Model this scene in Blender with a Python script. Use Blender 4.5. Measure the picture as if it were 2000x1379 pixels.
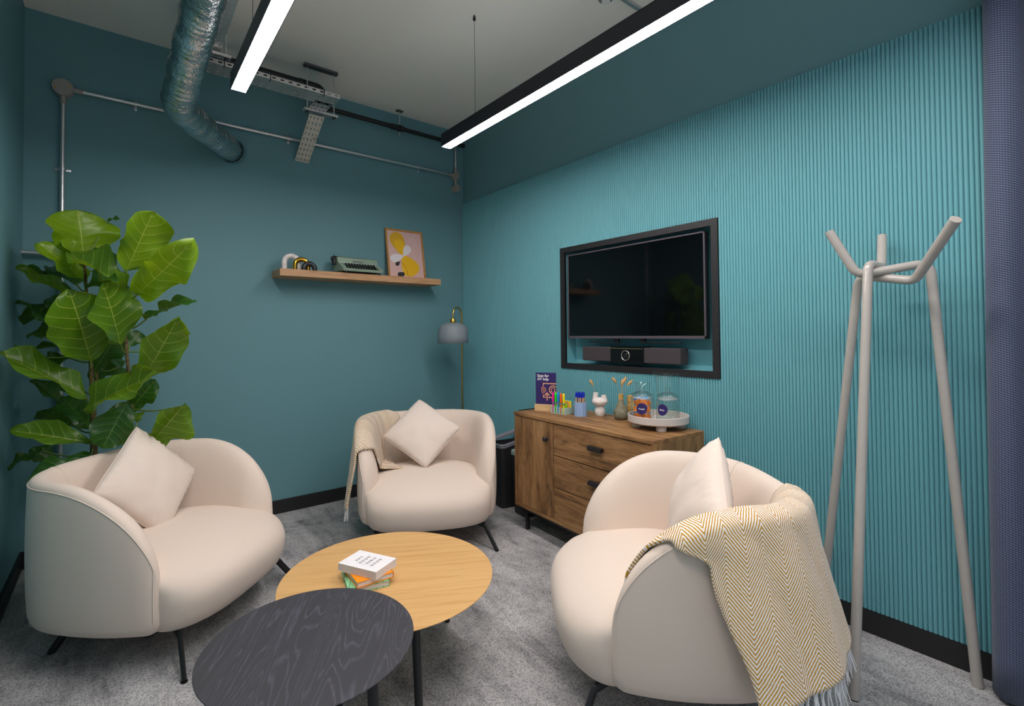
import bpy, bmesh, math, random
from mathutils import Vector, Matrix, Euler
from mathutils import noise as mnoise

for o in list(bpy.data.objects):
    bpy.data.objects.remove(o, do_unlink=True)
scene = bpy.context.scene
C = scene.collection
R = math.radians
PI = math.pi

# ------------------------------------------------------------------ camera
CAM_H = 1.35
yaw, pit, roll = 0.6579, 0.0192, -0.0088
Fw = Vector((math.sin(yaw)*math.cos(pit), math.cos(yaw)*math.cos(pit), math.sin(pit)))
Rt = Vector((math.cos(yaw), -math.sin(yaw), 0))
Up = Rt.cross(Fw)
R2 = Rt*math.cos(roll) + Up*math.sin(roll)
U2 = -Rt*math.sin(roll) + Up*math.cos(roll)
cam_d = bpy.data.cameras.new('camera')
cam = bpy.data.objects.new('camera', cam_d)
C.objects.link(cam)
M = Matrix.Identity(4)
for i in range(3):
    M[i][0], M[i][1], M[i][2] = R2[i], U2[i], -Fw[i]
M[2][3] = CAM_H
cam.matrix_world = M
cam_d.sensor_width = 36
cam_d.lens = 958.6484/2000*36
cam_d.shift_x = (1000-972.4309)/2000
cam_d.shift_y = (632.0152-689.5)/2000
cam_d.clip_start = 0.02
scene.camera = cam

# ------------------------------------------------------------------ world, exposure
world = bpy.data.worlds.new('world')
scene.world = world
world.use_nodes = True
bg = world.node_tree.nodes['Background']
bg.inputs['Color'].default_value = (0.80, 0.90, 1.0, 1)
bg.inputs['Strength'].default_value = 0.50
scene.view_settings.view_transform = 'Standard'
scene.view_settings.look = 'None'
scene.view_settings.gamma = 1
scene.view_settings.use_curve_mapping = False
scene.view_settings.exposure = 0.0
LAMP_STRENGTH = 61.0
CEIL_FILL_STRENGTH = 3.2  # added upward glow on the bar lights, only to brighten the ceiling
LAMP_COLOR = (1.0, 0.925, 0.90)

# ------------------------------------------------------------------ dimensions
XR, YB, ZC, XL = 2.662, 3.985, 3.311, -0.45
YF = -0.25         # the room's open glazed front, just behind the camera

# ------------------------------------------------------------------ material helpers
def lin(c):
    c = c/255.0
    return c/12.92 if c <= 0.04045 else ((c+0.055)/1.055)**2.4
def rgb(r, g, b):
    return (lin(r), lin(g), lin(b), 1)
MATS = {}
class NT:
    """small node-tree helper"""
    def __init__(self, name):
        self.m = bpy.data.materials.new(name)
        self.m.use_nodes = True
        self.t = self.m.node_tree
        self.b = self.t.nodes['Principled BSDF']
        self.out = self.t.nodes['Material Output']
    def n(self, typ, **kw):
        nd = self.t.nodes.new(typ)
        for k, v in kw.items():
            setattr(nd, k, v)
        return nd
    def l(self, a, b):
        self.t.links.new(a, b)
    def val(self, sock, v):
        if hasattr(v, 'links') or isinstance(v, bpy.types.NodeSocket):
            self.l(v, sock)
        else:
            sock.default_value = v
    def math(self, op, a, b=0.0, c=0.0):
        nd = self.n('ShaderNodeMath', operation=op)
        for i, v in enumerate((a, b, c)):
            if i < len(nd.inputs):
                self.val(nd.inputs[i], v)
        return nd.outputs[0]
    def mix(self, f, a, b):
        nd = self.n('ShaderNodeMix', data_type='RGBA')
        self.val(nd.inputs[0], f)
        self.val(nd.inputs[6], a)
        self.val(nd.inputs[7], b)
        return nd.outputs[2]
    def ramp(self, f, stops):
        nd = self.n('ShaderNodeValToRGB')
        cr = nd.color_ramp
        while len(cr.elements) < len(stops):
            cr.elements.new(0.5)
        for e, (p, c) in zip(cr.elements, stops):
            e.position = p
            e.color = c if len(c) == 4 else (*c, 1)
        self.val(nd.inputs[0], f)
        return nd.outputs[0]
    def coords(self, kind='Object', scale=(1, 1, 1), rot=(0, 0, 0)):
        tc = self.n('ShaderNodeTexCoord')
        mp = self.n('ShaderNodeMapping')
        mp.inputs['Scale'].default_value = scale
        mp.inputs['Rotation'].default_value = rot
        self.l(tc.outputs[kind], mp.inputs['Vector'])
        return mp.outputs[0]
    def noise(self, vec, scale=5, detail=3, rough=0.5, dist=0.0):
        nd = self.n('ShaderNodeTexNoise')
        nd.inputs['Scale'].default_value = scale
        nd.inputs['Detail'].default_value = detail
        nd.inputs['Roughness'].default_value = rough
        nd.inputs['Distortion'].default_value = dist
        if vec is not None:
            self.l(vec, nd.inputs['Vector'])
        return nd.outputs[0]
    def bump(self, h, strength=0.2, dist=0.002):
        nd = self.n('ShaderNodeBump')
        nd.inputs['Strength'].default_value = strength
        nd.inputs['Distance'].default_value = dist
        self.l(h, nd.inputs['Height'])
        self.l(nd.outputs[0], self.b.inputs['Normal'])
    def set(self, **kw):
        names = dict(color='Base Color', rough='Roughness', metal='Metallic', spec='Specular IOR Level',
                     trans='Transmission Weight', ior='IOR', coat='Coat Weight', coat_rough='Coat Roughness',
                     alpha='Alpha', sheen='Sheen Weight', sub='Subsurface Weight')
        for k, v in kw.items():
            self.val(self.b.inputs[names[k]], v)
        return self
def simple(name, col, rough=0.6, metal=0.0, bump=None, **kw):
    if name in MATS:
        return MATS[name]
    t = NT(name)
    v = t.coords('Object')
    nz = t.noise(v, bump[0] if bump else 40, 2)
    c2 = tuple(min(1, c*1.05) for c in col[:3]) + (1,)
    c1 = tuple(c*0.95 for c in col[:3]) + (1,)
    t.set(color=t.mix(nz, c1, c2), rough=rough, metal=metal, **kw)
    if bump:
        t.bump(nz, bump[1], bump[2])
    MATS[name] = t.m
    return t.m

# ---- painted walls
def wall_paint(name, col):
    t = NT(name)
    v = t.coords('Object')
    n1 = t.noise(v, 1.3, 3)
    c1 = tuple(c*0.96 for c in col[:3]) + (1,)
    c2 = tuple(c*1.04 for c in col[:3]) + (1,)
    t.set(color=t.mix(n1, c1, c2), rough=0.55, spec=0.35)
    t.bump(t.noise(v, 350, 2), 0.05, 0.001)
    return t.m
M_TEAL = wall_paint('dark_teal_paint', rgb(104, 148, 156))
M_RIB = wall_paint('light_teal_paint', rgb(107, 169, 178))
M_CEIL = wall_paint('ceiling_paint', rgb(250, 245, 238))
M_BASE = simple('black_skirting', rgb(30, 30, 32), 0.55)
M_BLACK = simple('black_metal', rgb(24, 24, 27), 0.42)
M_BLACKGLOSS = simple('black_gloss', rgb(16, 16, 18), 0.18)
M_FRAME = simple('black_frame', rgb(34, 33, 36), 0.45)

def carpet():
    t = NT('grey_carpet')
    v = t.coords('Object')
    fine = t.noise(v, 300, 2, 0.6)
    loop = t.n('ShaderNodeTexVoronoi'); loop.inputs['Scale'].default_value = 150
    t.l(v, loop.inputs['Vector'])
    patch = t.noise(v, 3.2, 6, 0.68, 0.8)
    patch2 = t.noise(t.coords('Object', (6, 1.2, 1)), 2.0, 4, 0.6)
    p = t.math('ADD', t.math('MULTIPLY', patch, 0.6), t.math('MULTIPLY', patch2, 0.4))
    base = t.ramp(p, [(0.37, rgb(116, 116, 118)), (0.46, rgb(155, 154, 155)), (0.58, rgb(180, 179, 179))])
    f = t.math('ADD', t.math('MULTIPLY', fine, 0.7), t.math('MULTIPLY', t.math('SUBTRACT', 0.75, loop.outputs[0]), 0.75))
    dark = t.ramp(f, [(0.28, (0.55, 0.55, 0.56, 1)), (0.78, (1.5, 1.5, 1.5, 1))])
    mul = t.n('ShaderNodeMix', data_type='RGBA', blend_type='MULTIPLY')
    mul.inputs[0].default_value = 0.75
    t.l(base, mul.inputs[6]); t.l(dark, mul.inputs[7])
    t.set(color=mul.outputs[2], rough=0.95, spec=0.1)
    t.bump(f, 0.6, 0.004)
    return t.m
M_CARPET = carpet()

def fabric(name, col, scale=900, var=0.05):
    t = NT(name)
    v = t.coords('Object')
    w = t.noise(v, scale, 2)
    big = t.noise(v, 6, 3)
    c1 = tuple(c*(1-var) for c in col[:3]) + (1,)
    c2 = tuple(min(1, c*(1+var)) for c in col[:3]) + (1,)
    t.set(color=t.mix(t.math('ADD', t.math('MULTIPLY', w, 0.6), t.math('MULTIPLY', big, 0.4)), c1, c2), rough=0.85, spec=0.2, sheen=0.15)
    t.bump(w, 0.15, 0.001)
    return t.m
M_CREAM = fabric('cream_upholstery', rgb(226, 209, 195))
M_CUSH = fabric('cream_cushion', rgb(228, 213, 201), 700)

def oak(name, light, dark, scale=(1.2, 14, 14), rough=0.45):
    t = NT(name)
    v = t.coords('Object', scale)
    n = t.noise(v, 3.0, 6, 0.6, 0.3)
    n2 = t.noise(t.coords('Object', (scale[0]*3, scale[1]*9, scale[2]*9)), 3.0, 3, 0.6)
    f = t.math('ADD', t.math('MULTIPLY', n, 0.7), t.math('MULTIPLY', n2, 0.3))
    t.set(color=t.ramp(f, [(0.34, dark), (0.52, light), (0.70, tuple(min(1, c*1.07) for c in light[:3]) + (1,))]), rough=rough, spec=0.4)
    t.bump(f, 0.08, 0.001)
    return t.m
M_OAK = oak('oak_veneer', rgb(212, 168, 110), rgb(196, 148, 90), (1.0, 18, 18))
M_SHELF = oak('shelf_oak', rgb(196, 152, 112), rgb(168, 122, 84), (1.5, 20, 20))
M_FRAMEOAK = oak('frame_oak', rgb(190, 138, 78), rgb(150, 100, 48), (12, 12, 1.5))
M_LIGHTWOOD = oak('pale_beech', rgb(224, 188, 140), rgb(204, 164, 114), (2, 30, 30))

def rustic(name, axis):
    t = NT(name)
    sc = (1.0, 9, 9) if axis == 'x' else (9, 9, 1.0)
    if axis == 'y': sc = (9, 1.0, 9)
    v = t.coords('Object', sc)
    n = t.noise(v, 1.7, 7, 0.62, 0.9)
    n2 = t.noise(t.coords('Object', tuple(s*5 for s in sc)), 2.2, 4, 0.65)
    kn = t.noise(t.coords('Object', tuple(1+s*0.22 for s in sc)), 4.5, 3, 0.5, 1.2)
    f = t.math('ADD', t.math('MULTIPLY', n, 0.62), t.math('MULTIPLY', n2, 0.38))
    base = t.ramp(f, [(0.30, rgb(66, 46, 31)), (0.42, rgb(120, 86, 54)), (0.53, rgb(156, 115, 74)), (0.70, rgb(186, 147, 100))])
    dk = t.ramp(kn, [(0.60, (0, 0, 0, 1)), (0.72, (1, 1, 1, 1))])
    col = t.mix(t.math('MULTIPLY', dk, 0.55), base, rgb(62, 44, 32))
    t.set(color=col, rough=0.55, spec=0.35)
    t.bump(f, 0.12, 0.001)
    return t.m
M_RUST_Z = rustic('rustic_wood_upright', 'z')
M_RUST_X = rustic('rustic_wood_long', 'x')
M_RUST_Y = rustic('rustic_wood_deep', 'y')

def black_ash():
    t = NT('black_stained_ash')
    v = t.coords('Object', (0.55, 4.0, 1))
    d = t.noise(v, 2.2, 2, 0.45, 0.25)
    sx = t.n('ShaderNodeSeparateXYZ'); t.l(t.coords('Object'), sx.inputs[0])
    # contour lines of a stretched noise give the cathedral grain
    cont = t.math('FRACT', t.math('ADD', t.math('MULTIPLY', d, 22.0), t.math('MULTIPLY', sx.outputs[1], 14.0)))
    line = t.math('MAXIMUM', t.math('SUBTRACT', 1.0, t.math('MULTIPLY', t.math('ABSOLUTE', t.math('SUBTRACT', cont, 0.5)), 5.5)), 0.0)
    brk = t.noise(t.coords('Object', (5, 40, 1)), 5, 4, 0.7)
    brk2 = t.ramp(brk, [(0.36, (0, 0, 0, 1)), (0.66, (1, 1, 1, 1))])
    f = t.math('MULTIPLY', line, t.math('ADD', t.math('MULTIPLY', brk2, 0.75), 0.05))
    t.set(color=t.mix(f, rgb(60, 59, 64), rgb(98, 97, 108)), rough=0.5, spec=0.35)
    t.bump(f, 0.1, 0.001)
    return t.m
M_ASH = black_ash()

def galv(name, col, rough=0.35, bumps=0.05):
    t = NT(name)
    v = t.coords('Object')
    n = t.noise(v, 60, 3)
    c1 = tuple(c*0.85 for c in col[:3]) + (1,)
    t.set(color=t.mix(n, c1, col), rough=rough, metal=0.85)
    t.bump(n, bumps, 0.001)
    return t.m
M_GALV = galv('galvanised_steel', rgb(222, 222, 224), 0.3)
M_TRAY = galv('cable_tray_steel', rgb(222, 218, 214), 0.42)
M_TRAY_LIT = simple('tray_painted_lit', rgb(226, 216, 204), 0.5, 0.15)  # sloping tray: direct lamp light put into a paler, less metallic colour
M_CAST = simple('cast_grey_metal', rgb(168, 162, 156), 0.55, 0.3)
M_BRASS = simple('brass', rgb(212, 168, 84), 0.28, 1.0)
M_GOLD = simple('gold_glaze', rgb(214, 160, 60), 0.16, 1.0)
def foil():
    t = NT('duct_foil')
    v = t.coords('Object')
    n = t.noise(v, 20, 5, 0.7, 1.0)
    rid = t.math('ABSOLUTE', t.math('SUBTRACT', t.noise(t.coords('Object', (1, 1.6, 1)), 17, 3, 0.55, 0.8), 0.5))
    rid2 = t.math('ABSOLUTE', t.math('SUBTRACT', t.noise(v, 46, 3, 0.6, 0.5), 0.5))
    h = t.math('ADD', t.math('MULTIPLY', t.math('MINIMUM', rid, 0.10), 5.0), t.math('MULTIPLY', t.math('MINIMUM', rid2, 0.10), 2.0))
    t.set(color=t.mix(n, rgb(196, 206, 210), rgb(228, 232, 234)), rough=0.16, metal=1.0)
    t.bump(h, 0.55, 0.006)
    return t.m
M_FOIL = foil()
M_WHITE = simple('white_plastic', rgb(232, 230, 228), 0.45)
M_GREYPL = simple('grey_plastic', rgb(128, 128, 138), 0.45)
M_STAND = simple('stone_grey_lacquer', rgb(176, 170, 163), 0.22, 0.0, None, coat=0.4)
def glassmat(name, col=(0.96, 0.99, 0.98, 1), rough=0.0, alpha=0.12):
    # thin-walled clear glass: mostly see-through with fresnel glints
    t = NT(name)
    tr = t.n('ShaderNodeBsdfTransparent'); tr.inputs[0].default_value = col
    gl = t.n('ShaderNodeBsdfGlossy'); gl.inputs['Roughness'].default_value = 0.03
    lw = t.n('ShaderNodeLayerWeight'); lw.inputs[0].default_value = 0.5
    nz = t.noise(t.coords('Object'), 30, 1)
    ff = t.math('ADD', t.math('MULTIPLY', t.math('POWER', lw.outputs['Facing'], 3.0), 0.9), t.math('ADD', 0.05, t.math('MULTIPLY', nz, 0.02)))
    mx = t.n('ShaderNodeMixShader')
    t.l(ff, mx.inputs[0]); t.l(tr.outputs[0], mx.inputs[1]); t.l(gl.outputs[0], mx.inputs[2])
    t.l(mx.outputs[0], t.out.inputs['Surface'])
    return t.m
M_GLASS = glassmat('clear_glass')
def frosted():
    t = NT('frosted_glass')
    n = t.noise(t.coords('Object'), 8, 2)
    tl = t.n('ShaderNodeBsdfTranslucent'); t.l(t.mix(n, rgb(190, 200, 206), rgb(206, 214, 220)), tl.inputs[0])
    tp = t.n('ShaderNodeBsdfTransparent'); tp.inputs[0].default_value = (0.85, 0.88, 0.9, 1)
    t.set(color=rgb(176, 184, 190), rough=0.4, spec=0.5)
    m1 = t.n('ShaderNodeMixShader'); m1.inputs[0].default_value = 0.45
    t.l(t.b.outputs[0], m1.inputs[1]); t.l(tl.outputs[0], m1.inputs[2])
    m2 = t.n('ShaderNodeMixShader'); m2.inputs[0].default_value = 0.22
    t.l(m1.outputs[0], m2.inputs[1]); t.l(tp.outputs[0], m2.inputs[2])
    t.l(m2.outputs[0], t.out.inputs['Surface'])
    return t.m
M_FROST = frosted()
def emit(name, strength):
    t = NT(name)
    n = t.noise(t.coords('Object'), 3, 1)
    e = t.n('ShaderNodeEmission')
    e.inputs['Strength'].default_value = strength
    t.l(t.mix(n, (*LAMP_COLOR, 1), (*LAMP_COLOR, 1)), e.inputs[0])
    t.l(e.outputs[0], t.out.inputs['Surface'])
    return t.m
M_EMIT = emit('light_diffuser', LAMP_STRENGTH)
M_CEIL_FILL = emit('added_ceiling_fill', CEIL_FILL_STRENGTH)

# ------------------------------------------------------------------ mesh helpers
def tag(o, label=None, cat=None, group=None, kind=None):
    if label: o['label'] = label
    if cat: o['category'] = cat
    if group: o['group'] = group
    if kind: o['kind'] = kind
    return o
def obj(name, bm, mat, parent=None, smooth=False, loc=None, autosmooth=None):
    if isinstance(bm, bmesh.types.BMesh):
        me = bpy.data.meshes.new(name)
        bmesh.ops.recalc_face_normals(bm, faces=bm.faces)
        if smooth:
            for f in bm.faces: f.smooth = True
            if autosmooth:
                for e in bm.edges:
                    if len(e.link_faces) == 2 and e.calc_face_angle(0) > autosmooth:
                        e.smooth = False
        bm.to_mesh(me); bm.free()
    else:
        me = bm
    if mat is not None and not me.materials:
        if isinstance(mat, (list, tuple)):
            for m_ in mat: me.materials.append(m_)
        else:
            me.materials.append(mat)
    o = bpy.data.objects.new(name, me)
    C.objects.link(o)
    if parent is not None: o.parent = parent
    if loc is not None: o.location = loc
    return o
def empty(name, loc=(0, 0, 0), rz=0.0, mat=None):
    o = bpy.data.objects.new(name, None)
    o.empty_display_size = 0.05
    C.objects.link(o)
    if mat is not None:
        o.matrix_world = mat
    else:
        o.location = loc; o.rotation_euler = (0, 0, rz)
    return o
def nbm(): return bmesh.new()
def box(bm, x0, x1, y0, y1, z0, z1, bevel=0.0, mat=None, seg=2):
    r = bmesh.ops.create_cube(bm, size=1.0)
    vs = r['verts']
    for v in vs:
        v.co = Vector((x0+(v.co.x+0.5)*(x1-x0), y0+(v.co.y+0.5)*(y1-y0), z0+(v.co.z+0.5)*(z1-z0)))
    if bevel > 0:
        es = list({e for v in vs for e in v.link_edges})
        rr = bmesh.ops.bevel(bm, geom=es, offset=bevel, segments=seg, affect='EDGES', profile=0.5)
        vs = list({v for f in rr['faces'] for v in f.verts} | {v for v in vs if v.is_valid})
    if mat is not None:
        bmesh.ops.transform(bm, matrix=mat, verts=vs)
    return vs
def bxm(x0, x1, y0, y1, z0, z1, bevel=0.0, mat=None):
    bm = nbm(); box(bm, x0, x1, y0, y1, z0, z1, bevel, mat); return bm
def catmull(pts, n=8, closed=False):
    P = [Vector(p) for p in pts]; out = []
    m = len(P)
    rng = range(m if closed else m-1)
    for i in rng:
        if closed:
            p0, p1, p2, p3 = P[(i-1) % m], P[i], P[(i+1) % m], P[(i+2) % m]
        else:
            p1, p2 = P[i], P[i+1]
            p0 = P[i-1] if i > 0 else p1*2-p2
            p3 = P[i+2] if i+2 < m else p2*2-p1
        for k in range(n):
            t = k/n
            out.append(0.5*((2*p1)+(-p0+p2)*t+(2*p0-5*p1+4*p2-p3)*t*t+(-p0+3*p1-3*p2+p3)*t**3))
    if not closed: out.append(P[-1])
    return out
def fillet(pts, rad, n=8):
    """polyline with rounded corners"""
    P = [Vector(p) for p in pts]; out = [P[0]]
    for i in range(1, len(P)-1):
        a, b, c = P[i-1], P[i], P[i+1]
        u = (a-b).normalized(); w = (c-b).normalized()
        ang = u.angle(w)
        r = rad[i-1] if isinstance(rad, (list, tuple)) else rad
        if ang > PI-0.02: out.append(b); continue
        d = min(r/math.tan(ang/2), (a-b).length*0.48, (c-b).length*0.48)
        p0, p1 = b+u*d, b+w*d
        for k in range(n+1):
            t = k/n
            out.append((1-t)**2*p0+2*t*(1-t)*b+t*t*p1)
    out.append(P[-1]); return out
def tube(bm, pts, rad, seg=12, caps=True, closed=False, flat=None):
    P = [Vector(p) for p in pts]; n = len(P)
    T = []
    for i in range(n):
        if closed: d = P[(i+1) % n]-P[(i-1) % n]
        else: d = P[min(i+1, n-1)]-P[max(i-1, 0)]
        T.append(d.normalized() if d.length > 1e-9 else Vector((0, 0, 1)))
    up = Vector((0, 0, 1)) if abs(T[0].z) < 0.9 else Vector((1, 0, 0))
    N = (up-T[0]*up.dot(T[0])).normalized()
    rings = []
    for i in range(n):
        if i > 0:
            N = N-T[i]*N.dot(T[i])
            N = N.normalized() if N.length > 1e-6 else T[i].orthogonal().normalized()
        B = T[i].cross(N)
        r = rad(i/(n-1)) if callable(rad) else rad
        ring = []
        for k in range(seg):
            a = 2*PI*k/seg
            ring.append(bm.verts.new(P[i]+N*(math.cos(a)*r)+B*(math.sin(a)*r*(flat or 1.0))))
        rings.append(ring)
    m = n if closed else n-1
    for i in range(m):
        a, b = rings[i], rings[(i+1) % n]
        for k in range(seg):
            bm.faces.new((a[k], a[(k+1) % seg], b[(k+1) % seg], b[k]))
    if caps and not closed:
        for ring in (rings[0][::-1], rings[-1]):
            bm.faces.new([bm.verts.new(v.co) for v in ring])
    return rings
def tubem(pts, rad, seg=12, **kw):
    bm = nbm(); tube(bm, pts, rad, seg, **kw); return bm
def lathe(bm, prof, seg=32, cen=(0, 0, 0), cap0=False, cap1=False):
    rings = []
    for (r, z) in prof:
        rings.append([bm.verts.new((cen[0]+r*math.cos(2*PI*k/seg), cen[1]+r*math.sin(2*PI*k/seg), cen[2]+z)) for k in range(seg)] if r > 1e-6 else [bm.verts.new((cen[0], cen[1], cen[2]+z))])
    for a, b in zip(rings, rings[1:]):
        for k in range(seg):
            k2 = (k+1) % seg
            if len(a) == 1 and len(b) == 1: continue
            if len(a) == 1: bm.faces.new((a[0], b[k2], b[k]))
            elif len(b) == 1: bm.faces.new((a[k], a[k2], b[0]))
            else: bm.faces.new((a[k], a[k2], b[k2], b[k]))
    if cap0 and len(rings[0]) > 1: bm.faces.new(rings[0][::-1])
    if cap1 and len(rings[-1]) > 1: bm.faces.new(rings[-1])
    return rings
def lathem(prof, seg=32, **kw):
    bm = nbm(); lathe(bm, prof, seg, **kw); return bm
def prism(bm, poly, depth, plane='xy', off=0.0):
    """extrude a 2-D outline; plane gives the two axes of the outline"""
    def mk(p, d):
        a, b = p
        return {'xy': (a, b, d), 'xz': (a, d, b), 'yz': (d, a, b)}[plane]
    v0 = [bm.verts.new(mk(p, off)) for p in poly]
    v1 = [bm.verts.new(mk(p, off+depth)) for p in poly]
    n = len(poly)
    bm.faces.new(v0[::-1]); bm.faces.new(v1)
    for i in range(n):
        bm.faces.new((v0[i], v0[(i+1) % n], v1[(i+1) % n], v1[i]))
    return v0+v1
def prismm(poly, depth, plane='xy', off=0.0):
    bm = nbm(); prism(bm, poly, depth, plane, off); return bm
def grid_faces(bm, rows, closed_u=False):
    for a, b in zip(rows, rows[1:]):
        n = len(a)
        for k in range(n if closed_u else n-1):
            k2 = (k+1) % n
            try: bm.faces.new((a[k], a[k2], b[k2], b[k]))
            except ValueError: pass
def text_mesh(body, size, extrude=0.0004, align='LEFT', bold=0.0, spacing=1.0, line=1.0):
    cu = bpy.data.curves.new('lettering', 'FONT')
    cu.body = body; cu.size = size; cu.extrude = extrude; cu.align_x = align
    cu.offset = bold; cu.space_character = spacing; cu.space_line = line
    cu.resolution_u = 3
    o = bpy.data.objects.new('lettering_tmp', cu)
    C.objects.link(o)
    dg = bpy.context.evaluated_depsgraph_get()
    me = bpy.data.meshes.new_from_object(o.evaluated_get(dg))
    bpy.data.objects.remove(o, do_unlink=True)
    bpy.data.curves.remove(cu)
    me.materials.clear()
    return me
def frame_mat(origin, xaxis, yaxis):
    x = Vector(xaxis).normalized(); y = Vector(yaxis); y = (y-x*y.dot(x)).normalized(); z = x.cross(y)
    m = Matrix.Identity(4)
    for i in range(3):
        m[i][0], m[i][1], m[i][2], m[i][3] = x[i], y[i], z[i], origin[i]
    return m
def copy_tree(o, parent=None):
    c = o.copy(); C.objects.link(c)
    if parent is not None: c.parent = parent
    for ch in list(o.children): copy_tree(ch, c)
    return c

# ================================================================== THE ROOM
tag(obj('floor', bxm(XL-0.1, XR+0.25, -1.5, YB+0.1, -0.08, 0.0), M_CARPET), 'grey flecked carpet floor under the chairs', kind='structure')
tag(obj('ceiling', bxm(XL-0.1, XR+0.25, YF, YB+0.1, ZC, ZC+0.1), M_CEIL), 'off-white painted ceiling above the hanging lights', kind='structure')
tag(obj('wall_back', bxm(XL-0.1, XR+0.25, YB, YB+0.1, 0, ZC), M_TEAL), 'dark teal painted back wall carrying the wooden shelf', kind='structure')
tag(obj('wall_left', bxm(XL-0.1, XL, YF, YB, 0, ZC), M_TEAL), 'dark teal painted wall beside the tall plant', kind='structure')

# right wall: dark upper wall, fluted lower wall with a television niche
TV_Y0, TV_Y1, TV_Z0, TV_Z1 = 1.408, 2.642, 1.083, 1.985     # outer edge of the black niche frame
FRW = 0.040
NY0, NY1, NZ0, NZ1 = TV_Y0+FRW, TV_Y1-FRW, TV_Z0+FRW, TV_Z1-FRW
ND = 0.10
bm = nbm()
HG = 0.0085
box(bm, XR, XR+0.2, YF, YB, NZ1+HG, ZC)
box(bm, XR, XR+0.2, YF, YB, 0, NZ0-HG)
box(bm, XR, XR+0.2, YF, NY0-HG, NZ0-HG, NZ1+HG)
box(bm, XR, XR+0.2, NY1+HG, YB, NZ0-HG, NZ1+HG)
wall_right = tag(obj('wall_right', bm, M_TEAL), 'teal wall with fluted panelling below and smooth dark paint above', kind='structure')
RIB_P = 0.016; RIB_Z0, RIB_Z1 = 0.106, 2.606; XP = XR-0.008     # backing sheet face
bm = nbm()
for (y0, y1, z0, z1) in ((YF, TV_Y0+0.005, RIB_Z0, RIB_Z1), (TV_Y1-0.005, YB, RIB_Z0, RIB_Z1), (TV_Y0+0.005, TV_Y1-0.005, RIB_Z0, TV_Z0+0.005), (TV_Y0+0.005, TV_Y1-0.005, TV_Z1-0.005, RIB_Z1)):
    box(bm, XP, XR+0.001, y0, y1, z0, z1)
obj('panel_backing', bm, M_RIB, wall_right)
bm = nbm()
box(bm, XR+ND, XR+ND+0.01, NY0-0.01, NY1+0.01, NZ0-0.01, NZ1+0.01)
box(bm, XR-0.005, XR+ND, NY1, NY1+0.008, NZ0-0.008, NZ1+0.008)
box(bm, XR-0.005, XR+ND, NY0-0.008, NY0, NZ0-0.008, NZ1+0.008)
box(bm, XR-0.005, XR+ND, NY0, NY1, NZ0-0.008, NZ0)
box(bm, XR-0.005, XR+ND, NY0, NY1, NZ1, NZ1+0.008)
obj('niche_lining', bm, M_RIB, wall_right)
def rib_mesh(z0, z1):
    bm = nbm(); n = 6; w = RIB_P*0.47
    lo, hi = [], []
    for k in range(n+1):
        a = PI*k/n
        p = (-0.0085*math.sin(a)**0.8, w*math.cos(a))
        lo.append(bm.verts.new((p[0], p[1], z0))); hi.append(bm.verts.new((p[0], p[1], z1)))
    for k in range(n): bm.faces.new((lo[k], lo[k+1], hi[k+1], hi[k]))
    bm.faces.new([bm.verts.new(v.co) for v in lo[::-1]]); bm.faces.new([bm.verts.new(v.co) for v in hi])
    bmesh.ops.recalc_face_normals(bm, faces=bm.faces)
    for f in bm.faces: f.smooth = len(f.verts) == 4
    me = bpy.data.meshes.new('rib'); bm.to_mesh(me); bm.free(); me.materials.append(M_RIB); return me
RM_FULL, RM_LOW, RM_UP = rib_mesh(RIB_Z0, RIB_Z1), rib_mesh(RIB_Z0, TV_Z0-0.001), rib_mesh(TV_Z1+0.001, RIB_Z1)
ribs = []
k = 0
while True:
    y = YB-0.010-k*RIB_P
    if y < 0.22: break
    if TV_Y0-0.004 < y < TV_Y1+0.004: ribs += [(y, RM_LOW), (y, RM_UP)]
    else: ribs.append((y, RM_FULL))
    k += 1
ribs.sort(key=lambda r: r[0])
for y, me in ribs[:300]:
    obj('rib', me, None, wall_right, loc=(XP, y, 0))
if ribs[300:]:
    bm = nbm()
    for y, me in ribs[300:]:
        b2 = bmesh.new(); b2.from_mesh(me); bmesh.ops.translate(b2, verts=b2.verts, vec=(XP, y, 0))
        m2 = bpy.data.meshes.new('t'); b2.to_mesh(m2); b2.free(); bm.from_mesh(m2); bpy.data.meshes.remove(m2)
    tag(obj('rib_rest', bm, M_RIB, wall_right), kind='stuff')
bm = nbm()
x0, x1 = XR-0.022, XR+0.004
box(bm, x0, x1, TV_Y0, TV_Y1, TV_Z0, NZ0, 0.001); box(bm, x0, x1, TV_Y0, TV_Y1, NZ1, TV_Z1, 0.001)
box(bm, x0, x1, TV_Y0, NY0, NZ0, NZ1, 0.001); box(bm, x0, x1, NY1, TV_Y1, NZ0, NZ1, 0.001)
tag(obj('trim_1', bm, M_FRAME), 'black frame around the television niche', kind='structure')

BT = 0.014
tag(obj('baseboard_back', bxm(XL, XR-0.02, YB-BT, YB, 0, 0.101, 0.002), M_BASE), 'black skirting board under the dark teal back wall', kind='structure')
tag(obj('baseboard_left', bxm(XL, XL+BT, YF, YB-BT, 0, 0.101, 0.002), M_BASE), 'black skirting board under the left wall by the plant', kind='structure')
tag(obj('baseboard_right', bxm(XR-0.013, XR, YF, YB-BT, 0, 0.105, 0.002), M_BASE), 'black skirting board under the fluted panelling', kind='structure')

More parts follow.
